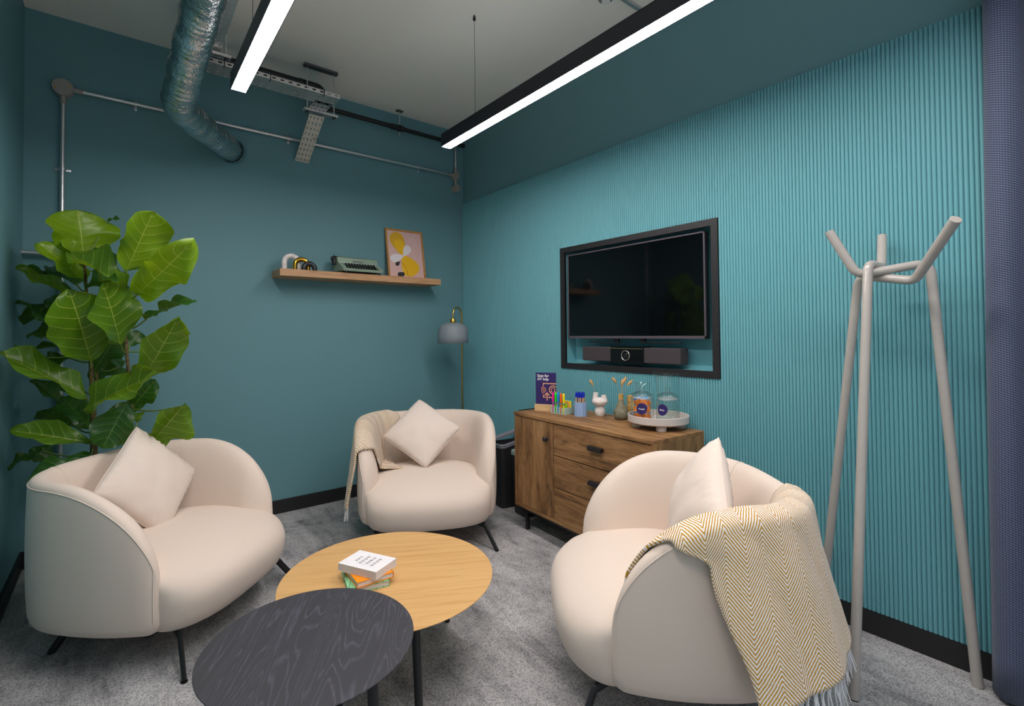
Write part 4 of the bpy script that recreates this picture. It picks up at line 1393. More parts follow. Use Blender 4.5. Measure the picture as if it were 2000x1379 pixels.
sgline(arcpts(0.86, 0.465, 0.185, 45, 318)); sgline(arcpts(0.86, 0.475, 0.085, -50, 230))
sgline([(0.92, 0.435), (0.985, 0.39)]); sgline([(0.80, 0.435), (0.74, 0.39)])
sgline([(0.565, 0.13), (0.565, 0.36)]); sgline([(0.45, 0.28), (0.565, 0.37), (0.68, 0.28)])
sgline([(0.38, 0.29), (0.38, 0.225), (0.50, 0.225)]); sgline([(0.63, 0.225), (0.80, 0.225)])

# highlighter tray
hdir = Vector((0.02, -1, 0)).normalized()
ht = empty('highlighter_tray', mat=frame_mat((2.348, 2.455, Z), hdir, Vector((0, 0, 1)).cross(hdir)))
tag(ht, 'pale mint desk tray with slots, holding highlighters and sticky notes', 'desk tray')
M_MINT = simple('mint_plastic', rgb(176, 198, 186), 0.5)
bm = nbm(); tw_ = 0.135; td = 0.095; hz_ = 0.045
nS = 5
slot = 0.011
pitch = (tw_-0.012)/nS
prev = 0.0
slots = [0.014+i*pitch for i in range(nS)]
for s in slots:
    box(bm, prev, s, 0, 0.014, 0, hz_, 0.001); prev = s+slot
box(bm, prev, tw_, 0, 0.014, 0, hz_, 0.001)
box(bm, 0, tw_, 0.014, 0.017, 0, hz_); box(bm, 0, 0.003, 0.017, td, 0, hz_); box(bm, tw_-0.003, tw_, 0.017, td, 0, hz_); box(bm, 0, tw_, td-0.003, td, 0, hz_+0.016); box(bm, 0, tw_, 0, td, 0, 0.003)
obj('tray_body', bm, M_MINT, ht)
def world_of(em, p): return em.matrix_world @ Vector(p)
HTM = frame_mat((2.348, 2.455, Z), hdir, Vector((0, 0, 1)).cross(hdir))
HL = [('pink', (255, 20, 160)), ('green', (20, 224, 40)), ('blue', (20, 140, 235)), ('orange', (255, 104, 10)), ('yellow', (250, 235, 10))]
for i, (nm, c) in enumerate(HL):
    p = HTM @ Vector((slots[i]+slot/2, 0.006, 0.004))
    root = empty('highlighter', p); tag(root, 'bright %s highlighter standing in the mint tray' % nm, 'highlighter', 'highlighters in the mint tray')
    root.rotation_euler = (0, 0, 0)
    m_ = simple('highlighter_'+nm, rgb(*c), 0.35)
    bm = nbm(); lathe(bm, [(0, 0), (0.0045, 0), (0.0050, 0.01), (0.0052, 0.05), (0.0060, 0.058)], 14); obj('barrel', bm, m_, root, True)
    bm = nbm(); lathe(bm, [(0.0062, 0.058), (0.0068, 0.062), (0.0068, 0.070), (0.0062, 0.072)], 14); obj('clip_ring', bm, M_GREYPL, root, True)
    bm = nbm(); lathe(bm, [(0.0062, 0.072), (0.0078, 0.078), (0.0080, 0.125), (0.0066, 0.135), (0.003, 0.138), (0, 0.138)], 14); obj('cap', bm, m_, root, True)
for i, (nm, c, dy, hh_, x0) in enumerate((('lime', (170, 225, 20), 0.030, 0.076, 0.085), ('hot pink', (255, 40, 130), 0.036, 0.080, 0.090), ('yellow', (248, 226, 60), 0.068, 0.086, 0.070), ('turquoise', (40, 190, 215), 0.075, 0.090, 0.066))):
    o = obj('sticky_notes', bxm(x0, x0+0.075, -0.0025, 0.0025, 0.004, hh_), simple('sticky_'+nm, rgb(*c), 0.7))
    o.matrix_world = HTM @ Matrix.Translation((0.0, dy, 0)) @ Matrix.Rotation(R(0), 4, 'X')
    if x0+0.075 > tw_-0.004:
        o.matrix_world = HTM @ Matrix.Translation((tw_-0.006-(x0+0.075), dy, 0))
    tag(o, '%s sticky note block standing in the mint tray' % nm, 'sticky notes', 'sticky note blocks in the mint tray')

# fluted blue pen pot with pens
PPX, PPY = 2.412, 2.238
pp = empty('pen_pot', (PPX, PPY, Z)); tag(pp, 'fluted light blue pen pot full of pens on the sideboard', 'pen pot')
bm = nbm(); n = 80; rows = []
def pr_(a): return 0.0375+0.0048*abs(math.cos(a*4.5))**0.6
for (k, z) in ((0, 0.0), (1, 0.0), (1, 0.092), (0.86, 0.092), (0.86, 0.01), (0, 0.01)):
    rows.append([bm.verts.new((pr_(2*PI*i/n)*k*math.cos(2*PI*i/n), pr_(2*PI*i/n)*k*math.sin(2*PI*i/n), z)) for i in range(n)])
grid_faces(bm, rows, True)
bmesh.ops.remove_doubles(bm, verts=bm.verts, dist=1e-5)
obj('pot_body', bm, simple('light_blue_ceramic', rgb(150, 178, 216), 0.4), pp, True, autosmooth=0.7)
M_PBLUE = simple('pen_blue', rgb(12, 40, 180), 0.35); M_KRAFT = simple('kraft_barrel', rgb(212, 172, 118), 0.7)
random.seed(4)
pens = [(-0.022, -0.012), (-0.010, -0.022), (0.006, -0.024), (0.020, -0.014), (-0.016, 0.006), (0.0, -0.008), (0.016, 0.004), (-0.004, 0.014), (0.012, 0.020), (-0.02, 0.020)]
proot = None
for i, (px, py) in enumerate(pens):
    if proot is None:
        proot = empty('pen', (0, 0, 0))
        bm = nbm(); lathe(bm, [(0, 0), (0.0018, 0.003), (0.0048, 0.012), (0.0050, 0.112)], 10); obj('barrel', bm, M_KRAFT, proot, True)
        bm = nbm(); lathe(bm, [(0.0054, 0.110), (0.0058, 0.114), (0.0056, 0.132), (0.0040, 0.136), (0.0036, 0.144), (0, 0.145)], 10)
        box(bm, 0.0045, 0.0070, -0.002, 0.002, 0.085, 0.132, 0.0008); obj('clicker', bm, M_PBLUE, proot, True, autosmooth=0.5)
        p = proot
    else: p = copy_tree(proot)
    p.location = (PPX+px, PPY+py, Z+0.012); p.rotation_euler = (R(random.uniform(-4, 4)), R(random.uniform(-4, 4)), R(150+random.uniform(-50, 50)))
    tag(p, 'kraft-barrelled pen with blue clicker in the fluted pot', 'pen', 'pens in the fluted blue pot')

# white double-neck vase
def speckle(name, c1, c2, scale, rough=0.8, b=0.4):
    t = NT(name)
    n = t.noise(t.coords('Object'), scale, 4, 0.7)
    t.set(color=t.ramp(n, [(0.38, c1), (0.56, c2)]), rough=rough, spec=0.25)
    t.bump(n, b, 0.002)
    return t.m
M_VWHITE = speckle('white_stoneware', rgb(206, 196, 190), rgb(238, 230, 224), 160)
M_VGREY = speckle('olive_grey_stoneware', rgb(112, 108, 88), rgb(138, 132, 110), 60, 0.6, 0.15)
M_VTAN = speckle('sandy_cork_stoneware', rgb(166, 122, 62), rgb(214, 170, 100), 110, 0.85, 0.5)
vw = empty('double_neck_vase', (2.492, 2.142, Z), R(15)); tag(vw, 'rough white two-necked vase on the sideboard', 'vase')
bm = nbm(); lathe(bm, [(0, 0), (0.022, 0), (0.027, 0.006), (0.032, 0.022), (0.0335, 0.036), (0.031, 0.050), (0.025, 0.060), (0.0245, 0.064), (0.032, 0.070), (0.044, 0.080), (0.051, 0.094), (0.050, 0.104), (0.042, 0.114), (0.028, 0.120), (0, 0.122)], 36)
vwb = obj('vase_body', bm, M_VWHITE, vw, True)
for s, h, dz in ((-1, 0.152, 0), (1, 0.141, 0)):
    bm = nbm(); c0 = Vector((0, -s*0.034, 0.096)); 
    pts = [c0, Vector((0, -s*0.031, 0.118)), Vector((0, -s*0.027, h))]
    tube(bm, catmull(pts, 5), lambda t: 0.021-0.006*t if t < 0.75 else 0.0165, 18)
    obj('vase_neck', bm, M_VWHITE, vw, True)
def tail_stem(label, base, tips, seed):
    """dried bunny-tail grass: stem and fluffy head, one thing per stem"""
    for i, (tx, ty, tz, hx, hy, hz) in enumerate(tips):
        root = empty('dried_grass_stem', base); tag(root, label[i] if isinstance(label, list) else label, 'dried grass', 'dried grass stems in the vases')
        t = Vector((tx, ty, tz)); hd = Vector((hx, hy, hz)).normalized()
        obj('stem', tubem(catmull([(0, 0, 0.0), t*0.5+Vector((0, 0, 0.01)), t], 6), 0.0009, 5), simple('straw', rgb(200, 168, 120), 0.8), root)
        bm = nbm(); L = 0.046
        ring = tube(bm, [t-hd*0.006+hd*L*k/8 for k in range(9)], lambda q: 0.0005+0.0085*math.sin(PI*min(1, q*0.92+0.06))**0.8, 10)
        rnd = random.Random(seed+i)
        for rg in ring:
            for v in rg: v.co += Vector((rnd.uniform(-1, 1), rnd.uniform(-1, 1), rnd.uniform(-1, 1)))*0.0010
        obj('seed_head', bm, speckle('seed_head_%d_%d' % (seed, i), rgb(186, 138, 80), rgb(222, 178, 118), 300, 0.9, 0.6), root, True)
ca = Vector((math.cos(yaw), -math.sin(yaw), 0))
tail_stem(['ragged dried grass head above the white vase'], (2.492-0.006, 2.142+0.028, Z+0.120), [(-0.012, 0.016, 0.085, -0.35, 0.45, 1.0)], 11)

vg = empty('gourd_vase', (2.510, 1.985, Z)); tag(vg, 'olive grey gourd-shaped vase with cork-coloured neck', 'vase')
bm = nbm(); lathe(bm, [(0, 0), (0.030, 0), (0.040, 0.006), (0.047, 0.020), (0.049, 0.034), (0.045, 0.052), (0.036, 0.070), (0.027, 0.088), (0.021, 0.104), (0.0175, 0.118), (0.0165, 0.126)], 40)
obj('vase_body', bm, M_VGREY, vg, True)
bm = nbm(); lathe(bm, [(0.0165, 0.124), (0.0155, 0.128), (0.0158, 0.152), (0.0168, 0.156), (0.0135, 0.157), (0.0125, 0.135)], 28); obj('vase_neck', bm, M_VTAN, vg, True)
bm = nbm(); lathe(bm, [(0.0085, 0.002), (0.0085, -0.001), (0.0, -0.002)], 18)
dirv = Vector((-0.80, 0.10, 0.05)).normalized()
bmesh.ops.transform(bm, matrix=Matrix.Translation(Vector((-0.0440, 0.0165, 0.040))) @ Vector((0, 0, 1)).rotation_difference(Vector((-0.9, 0.35, 0.02))).to_matrix().to_4x4(), verts=bm.verts)
obj('side_hole', bm, simple('hole_dark', rgb(40, 36, 30), 0.9), vg, True)
vt = empty('bent_vase', (2.600, 1.985, Z)); tag(vt, 'sandy bent-neck vase half hidden behind the olive grey vase', 'vase')
bm = nbm(); tube(bm, catmull([(0.004, 0.0, 0.0), (0.006, -0.004, 0.035), (0.0, -0.012, 0.075), (-0.004, -0.006, 0.11), (-0.004, -0.004, 0.140)], 7), lambda t: 0.034-0.010*t if t < 0.6 else 0.0235-0.015*(t-0.6), 22)
obj('vase_body', bm, M_VTAN, vt, True)
bm = nbm(); lathe(bm, [(0.0185, 0.134), (0.0195, 0.142), (0.015, 0.143), (0.012, 0.125)], 22, (-0.004, -0.004, 0)); obj('vase_rim', bm, M_VTAN, vt, True)
tail_stem(['broad dried grass head leaning left above the grey vase', 'slim upright dried grass head above the grey vase', 'second slim dried grass head just right of the upright one', 'dried grass head leaning right towards the glass jars'], (2.510, 1.985, Z+0.120),
          [(-0.022, 0.022, 0.112, -0.5, 0.45, 1.0), (0.006, -0.004, 0.094, 0.15, -0.1, 1.0), (0.010, -0.014, 0.112, 0.35, -0.32, 1.0), (0.028, -0.036, 0.098, 0.75, -0.62, 1.0)], 21)

# round footed tray
TRX, TRY, TRZ = 2.455, 1.680, Z+0.032
tr = empty('footed_tray', (TRX, TRY, Z)); tag(tr, 'round pale grey tray on stubby feet holding the glass jars', 'tray')
M_TRAYP = simple('putty_metal', rgb(206, 196, 190), 0.5)
TR = 0.168
bm = nbm(); lathe(bm, [(0, 0.030), (TR-0.012, 0.030), (TR, 0.038), (TR+0.001, 0.075), (TR-0.002, 0.077), (TR-0.006, 0.075), (TR-0.008, 0.042), (TR-0.018, 0.036), (0, 0.036)], 72)
obj('tray_body', bm, M_TRAYP, tr, True, autosmooth=0.6)
for k in range(4):
    a = R(222+90*k)
    bm = nbm(); lathe(bm, [(0, 0), (0.025, 0), (0.028, 0.003), (0.028, 0.031), (0, 0.031)], 28, (0.118*math.cos(a), 0.118*math.sin(a), 0)); obj('foot', bm, M_TRAYP, tr, True, autosmooth=0.6)
tz = Z+0.0365
def seal_mat():
    t = NT('milky_seal')
    n = t.noise(t.coords('Object'), 20, 1)
    tp = t.n('ShaderNodeBsdfTransparent')
    t.set(color=t.mix(n, rgb(226, 228, 228), rgb(236, 236, 236)), rough=0.3)
    mx = t.n('ShaderNodeMixShader'); mx.inputs[0].default_value = 0.55
    t.l(t.b.outputs[0], mx.inputs[1]); t.l(tp.outputs[0], mx.inputs[2]); t.l(mx.outputs[0], t.out.inputs['Surface'])
    return t.m
M_SEAL = seal_mat()
def jar(label, x, y, r, h, word, face):
    root = empty('glass_jar', (x, y, tz)); tag(root, label, 'jar', 'lidded glass jars on the tray')
    bm = nbm(); lathe(bm, [(0, 0.002), (r-0.006, 0), (r, 0.006), (r, h-0.020), (r-0.004, h-0.010), (r-0.010, h-0.004), (r-0.010, h)], 48)
    obj('jar_body', bm, M_GLASS, root, True)
    bm = nbm(); lathe(bm, [(r-0.015, h-0.020), (r-0.014, h+0.0), (r-0.004, h+0.003), (r-0.002, h+0.007), (r-0.010, h+0.013), (0.022, h+0.024), (0.010, h+0.027), (0.0085, h+0.032), (0.014, h+0.037), (0.0165, h+0.044), (0.013, h+0.050), (0, h+0.052)], 48)
    obj('lid', bm, M_GLASS, root, True)
    bm = nbm(); lathe(bm, [(r-0.0145, h-0.016), (r-0.0125, h-0.015), (r-0.0125, h-0.006), (r-0.0145, h-0.005)], 48); obj('lid_seal', bm, M_SEAL, root, True)
    # round sticker bent round the glass
    a0 = math.atan2(face[1], face[0]); rs = 0.0310; zc = 0.078
    bm = nbm(); nn = 36; cen = None
    rings = []
    for q in (0, 0.5, 1.0):
        row = []
        for k in range(nn):
            t = 2*PI*k/nn
            wob = 1+0.07*math.cos(t-0.6)-0.05*math.cos(2*t+0.8)
            u, w = rs*q*wob*math.cos(t), rs*q*wob*math.sin(t)
            an = a0+u/r
            row.append(bm.verts.new(((r+0.0008)*math.cos(an), (r+0.0008)*math.sin(an), zc+w)))
        rings.append(row)
    bmesh.ops.remove_doubles(bm, verts=rings[0], dist=1e-6)
    bm.verts.ensure_lookup_table()
    rings[0] = [v for v in rings[0] if v.is_valid]
    c0 = rings[0][0]
    for k in range(nn):
        bm.faces.new((c0, rings[1][k], rings[1][(k+1) % nn]))
    grid_faces(bm, rings[1:], True)
    st = obj('sticker', bm, M_PURPLE, root, True)
    me = text_mesh(word, 0.0125, 0.0, 'CENTER', 0.0003)
    for v in me.vertices:
        an = a0+v.co.x/r
        v.co = Vector(((r+0.0013)*math.cos(an), (r+0.0013)*math.sin(an), zc-0.004+v.co.y))
    obj('sticker_lettering', me, M_WHITE, st)
    return root
face = (-0.70, -0.66)
JL = (2.388, 1.738); JR = (2.449, 1.611); JRAD = 0.0640
jar('lidded glass jar labelled Treats, full of orange packets', *JL, JRAD, 0.146, 'Treats', (math.cos(R(212)), math.sin(R(212))))
jar('empty lidded glass jar labelled Mints', *JR, JRAD, 0.146, 'Mints', (math.cos(R(184)), math.sin(R(184))))
# treat packets inside the left jar
def packet_mat():
    t = NT('orange_foil_packet')
    v = t.coords('Object')
    n = t.noise(v, 45, 2)
    sp = t.n('ShaderNodeSeparateXYZ'); t.l(v, sp.inputs[0])
    band = t.math('GREATER_THAN', t.math('ABSOLUTE', sp.outputs[1]), 0.019)
    c = t.mix(band, t.ramp(n, [(0.45, rgb(232, 116, 18)), (0.60, rgb(246, 150, 60))]), rgb(20, 150, 225))
    t.set(color=c, rough=0.3, spec=0.5)
    t.bump(t.noise(v, 90, 2), 0.3, 0.002)
    return t.m
M_PACK = packet_mat()
pb = nbm(); rows = []
for i in range(9):
    u = -1+2*i/8; row = []
    for k in range(12):
        a = 2*PI*k/12
        th = 0.011*(max(0, 1-abs(u)**4))**0.5+0.0006
        row.append(pb.verts.new((0.020*math.cos(a)*(1 if abs(u) < 0.9 else 1.06), u*0.027, th*math.sin(a))))
    rows.append(row)
grid_faces(pb, rows, True); pb.faces.new(rows[0][::-1]); pb.faces.new(rows[-1])
bmesh.ops.recalc_face_normals(pb, faces=pb.faces)
for f in pb.faces: f.smooth = True
pme = bpy.data.meshes.new('packet'); pb.to_mesh(pme); pb.free(); pme.materials.append(M_PACK)
random.seed(9)
for i in range(18):
    lay = i//6; a = 2*PI*(i % 6)/6+lay*0.5
    rr = 0.034
    o = obj('treat_packet', pme, None)
    o.location = (JL[0]+rr*math.cos(a), JL[1]+rr*math.sin(a), tz+0.033+lay*0.038)
    o.rotation_euler = (R(90+random.uniform(-18, 18)), R(random.uniform(-25, 25)), a+PI/2+R(random.uniform(-14, 14)))
    tag(o, 'small orange and blue wrapped treat inside the Treats jar', 'snack packet', 'wrapped treats in the jar')
# stemless glass and tall jug behind
gl = empty('glass_tumbler', (2.475, 1.797, tz)); tag(gl, 'clear glass tumbler rising behind the Treats jar', 'glass')
bm = nbm(); lathe(bm, [(0, 0.002), (0.030, 0), (0.034, 0.006), (0.036, 0.13), (0.046, 0.210), (0.0490, 0.213), (0.0455, 0.214)], 48); obj('glass_body', bm, M_GLASS, gl, True)
jg = empty('glass_jug', (2.553, 1.678, tz)); tag(jg, 'tall clear glass jug with handle behind the Mints jar', 'jug')
JH = 0.270
bm = nbm(); lathe(bm, [(0, 0.002), (0.050, 0), (0.055, 0.006), (0.058, 0.13), (0.066, JH-0.01), (0.0695, JH-0.002), (0.0655, JH)], 56)
for v in bm.verts:
    if v.co.z > JH-0.04:
        an = math.atan2(v.co.y, v.co.x); k = max(0, math.cos(an-R(118)))**12*(v.co.z-(JH-0.04))/0.04
        v.co.x += 0.020*k*math.cos(R(118)); v.co.y += 0.020*k*math.sin(R(118)); v.co.z += 0.006*k
obj('jug_body', bm, M_GLASS, jg, True)
hd = Vector((0.45, -0.89, 0))
hp = [hd*0.060+Vector((0, 0, JH-0.035)), hd*0.085+Vector((0, 0, JH-0.030)), hd*0.104+Vector((0, 0, JH-0.06)), hd*0.104+Vector((0, 0, 0.11)), hd*0.085+Vector((0, 0, 0.075)), hd*0.057+Vector((0, 0, 0.075))]
hp = [Vector((p.x*0.62, p.y*0.62, p.z)) if False else p for p in hp]
obj('jug_handle', tubem(catmull(hp, 8), 0.0055, 12), M_GLASS, jg, True)

# ================================================================== COAT STAND
SC = Vector((2.43, 0.653, 0)); 
cs = empty('coat_stand', SC); tag(cs, 'stone grey coat stand of three interlocked bent tubes by the fluted wall', 'coat stand')
TRD = 0.0175
for pts in (((2.136, 0.653, 0), (2.405, 0.652, 1.625), (2.490, 0.630, 1.600), (2.600, 0.653, 1.750)),
            ((2.573, 0.386, 0), (2.522, 0.484, 1.612), (2.400, 0.690, 1.575), (2.360, 0.774, 1.765)),
            ((2.580, 0.915, 0), (2.475, 0.705, 1.578), (2.435, 0.513, 1.538), (2.2625, 0.363, 1.725))):
    P = fillet([Vector(p)-SC for p in pts], [0.045, 0.05], 12)
    lg = obj('stand_tube', tubem(P, TRD, 22), M_STAND, cs, True, autosmooth=0.9)
    bm = nbm(); lathe(bm, [(0, 0), (TRD, 0), (TRD, 0.004), (0, 0.004)], 18, (P[0].x, P[0].y, -0.0)); obj('foot_pad', bm, M_BLACK, lg)

# ================================================================== CURTAIN
def curtain_mat():
    t = NT('blue_grey_curtain')
    uv = t.n('ShaderNodeUVMap'); uv.uv_map = 'UVMap'
    sp = t.n('ShaderNodeSeparateXYZ'); t.l(uv.outputs[0], sp.inputs[0])
    a = t.math('SINE', t.math('MULTIPLY', t.math('ADD', sp.outputs[1], t.math('MULTIPLY', sp.outputs[0], 0.35)), 2*PI/0.0085))
    b = t.math('SINE', t.math('MULTIPLY', sp.outputs[0], 2*PI/0.0075))
    w = t.math('ADD', t.math('MULTIPLY', a, 0.35), t.math('MULTIPLY', b, 0.15))
    f = t.math('ADD', w, 0.5)
    t.set(color=t.mix(f, rgb(48, 56, 80), rgb(108, 116, 140)), rough=0.85, spec=0.15, sheen=0.2)
    t.bump(f, 0.5, 0.003)
    return t.m
bm = nbm(); uvl = bm.loops.layers.uv.new('UVMap')
prof = []
n = 220
for i in range(n+1):
    t = i/n
    # gathered folds running along the room's front edge, from the wall corner out into the room
    y = 0.345-0.235*t-0.0
    x = 2.59-0.050*math.cos(t*PI*2*3.0)-0.02
    prof.append((x, y))
prof = [(2.62, 0.310), (2.60, 0.345), (2.555, 0.352), (2.515, 0.330), (2.505, 0.290), (2.53, 0.255), (2.575, 0.235), (2.60, 0.205), (2.585, 0.17), (2.535, 0.155), (2.51, 0.125), (2.52, 0.09), (2.57, 0.065), (2.60, 0.03), (2.58, -0.01), (2.53, -0.03), (2.51, -0.07), (2.53, -0.11), (2.58, -0.13), (2.60, -0.17)]
P = catmull([(x+0.01, y-0.026, 0) for x, y in prof], 10)
cum = [0]
for a, b in zip(P, P[1:]): cum.append(cum[-1]+(b-a).length)
zs = [0.02+ (ZC-0.05-0.02)*k/24 for k in range(25)]
rows = []
for z in zs:
    k = z/ZC
    rows.append([bm.verts.new((2.56+(p.x-2.56)*(1.0+0.10*(1-k)), p.y+0.022*(1-k)-0.008*k+0.002*math.sin(z*3+i*0.2), z)) for i, p in enumerate(P)])
for j in range(len(rows)-1):
    for i in range(len(P)-1):
        f = bm.faces.new((rows[j][i], rows[j][i+1], rows[j+1][i+1], rows[j+1][i]))
        for lp, (jj, ii) in zip(f.loops, ((j, i), (j, i+1), (j+1, i+1), (j+1, i))):
            lp[uvl].uv = (cum[ii], zs[jj])
cur = obj('curtain', bm, curtain_mat(), None, True)
md = cur.modifiers.new('thickness', 'SOLIDIFY'); md.thickness = 0.004
tag(cur, 'blue grey woven curtain gathered at the right edge of the room', 'curtain')
tag(obj('curtain_track', bxm(2.0, 2.655, 0.05, 0.09, ZC-0.04, ZC), M_BLACK), 'black curtain track on the ceiling above the curtain', 'curtain track')

tag(obj('cable', tubem(catmull([(2.232, 2.655, Z+0.004), (2.29, 2.652, Z+0.004), (2.36, 2.648, Z+0.004), (2.45, 2.650, Z+0.004), (2.62, 2.655, Z+0.002)], 6), 0.0035, 8), M_BLACK, None, True), 'thin black cable along the far end of the sideboard top', 'cable')

# ================================================================== FIDDLE-LEAF FIG
def leaf_mat(name, top, under, vein, trans):
    t = NT(name)
    uv = t.n('ShaderNodeUVMap'); uv.uv_map = 'UVMap'
    sp = t.n('ShaderNodeSeparateXYZ'); t.l(uv.outputs[0], sp.inputs[0])
    au = t.math('ABSOLUTE', t.math('SUBTRACT', t.math('MULTIPLY', sp.outputs[0], 2.0), 1.0))
    v = sp.outputs[1]
    # midrib and side veins
    mid = t.math('LESS_THAN', au, 0.02)
    bend = t.math('SUBTRACT', v, t.math('MULTIPLY', t.math('POWER', au, 1.25), 0.20))
    fr = t.math('FRACT', t.math('ADD', t.math('MULTIPLY', bend, 7.0), 0.2))
    lat = t.math('LESS_THAN', t.math('ABSOLUTE', t.math('SUBTRACT', fr, 0.5)), t.math('SUBTRACT', 0.038, t.math('MULTIPLY', au, 0.024)))
    vmask = t.math('MAXIMUM', mid, lat)
    n = t.noise(t.coords('Object'), 9, 3)
    ret = t.n('ShaderNodeTexVoronoi', feature='DISTANCE_TO_EDGE'); ret.inputs['Scale'].default_value = 22
    t.l(uv.outputs[0], ret.inputs['Vector'])
    retm = t.math('MULTIPLY', t.math('LESS_THAN', ret.outputs[0], 0.03), 0.18)
    geo = t.n('ShaderNodeNewGeometry')
    side = t.mix(geo.outputs['Backfacing'], top, under)
    c0 = t.mix(t.math('MULTIPLY', n, 0.5), side, tuple(c*0.72 for c in top[:3])+(1,))
    c = t.mix(t.math('ADD', t.math('MULTIPLY', vmask, 0.8), retm), c0, vein)
    t.set(color=c, rough=0.32, spec=0.5)
    tl = t.n('ShaderNodeBsdfTranslucent'); t.l(t.mix(0.5, c, (0.55, 0.75, 0.02, 1)), tl.inputs[0])
    mx = t.n('ShaderNodeMixShader'); mx.inputs[0].default_value = trans
    t.l(t.b.outputs[0], mx.inputs[1]); t.l(tl.outputs[0], mx.inputs[2]); t.l(mx.outputs[0], t.out.inputs['Surface'])
    t.bump(t.math('MULTIPLY', t.math('MAXIMUM', mid, lat), 1.0), 0.35, 0.003)
    return t.m
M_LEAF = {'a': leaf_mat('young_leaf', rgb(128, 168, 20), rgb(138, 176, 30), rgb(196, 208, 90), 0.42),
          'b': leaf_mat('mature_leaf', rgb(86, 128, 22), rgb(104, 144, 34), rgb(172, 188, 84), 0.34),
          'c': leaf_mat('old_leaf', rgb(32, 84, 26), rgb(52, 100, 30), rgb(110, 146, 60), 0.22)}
def leaf_mesh(seed, fold, curl, ruffle):
    rnd = random.Random(seed)
    bm = nbm(); uvl = bm.loops.layers.uv.new('UVMap')
    NU, NV = 14, 26
    ph = [rnd.random()*6 for _ in range(6)]
    rows = []; uvs = []
    for j in range(NV+1):
        v = j/NV
        # fiddle outline: narrow foot, waist, broad rounded end with a small tip
        w = (math.sin(PI*min(1, v**0.80))**0.62)*(0.48+0.68*v) if 0 < v < 1 else 0.0
        w *= 0.5*(1-0.16*math.exp(-((v-0.36)/0.12)**2))/0.93
        row = []; ur = []
        for i in range(NU+1):
            u = -1+2*i/NU
            side = 0 if u < 0 else 1
            wob = 1+0.07*math.sin(v*12+ph[side])+0.045*math.sin(v*23+ph[2+side])
            x = u*w*wob
            y = v-0.012*abs(u)*math.sin(v*12+ph[4])
            z = fold*abs(u)*w*1.1 + ruffle*(abs(u)**2.0)*math.sin(v*11+ph[side]*1.7+u)*0.12 - curl*(v**2)*0.30
            z += 0.018*math.sin((v-abs(u)**1.2*0.2)*7*2*PI)*abs(u)**0.5*(1-abs(u)*0.5)
            row.append(bm.verts.new((x, y, z))); ur.append((i/NU, v))
        rows.append(row); uvs.append(ur)
    for j in range(NV):
        for i in range(NU):
            f = bm.faces.new((rows[j][i], rows[j][i+1], rows[j+1][i+1], rows[j+1][i])); f.smooth = True
            for lp, (jj, ii) in zip(f.loops, ((j, i), (j, i+1), (j+1, i+1), (j+1, i))): lp[uvl].uv = uvs[jj][ii]
    me = bpy.data.meshes.new('leaf'); bm.to_mesh(me); bm.free(); return me
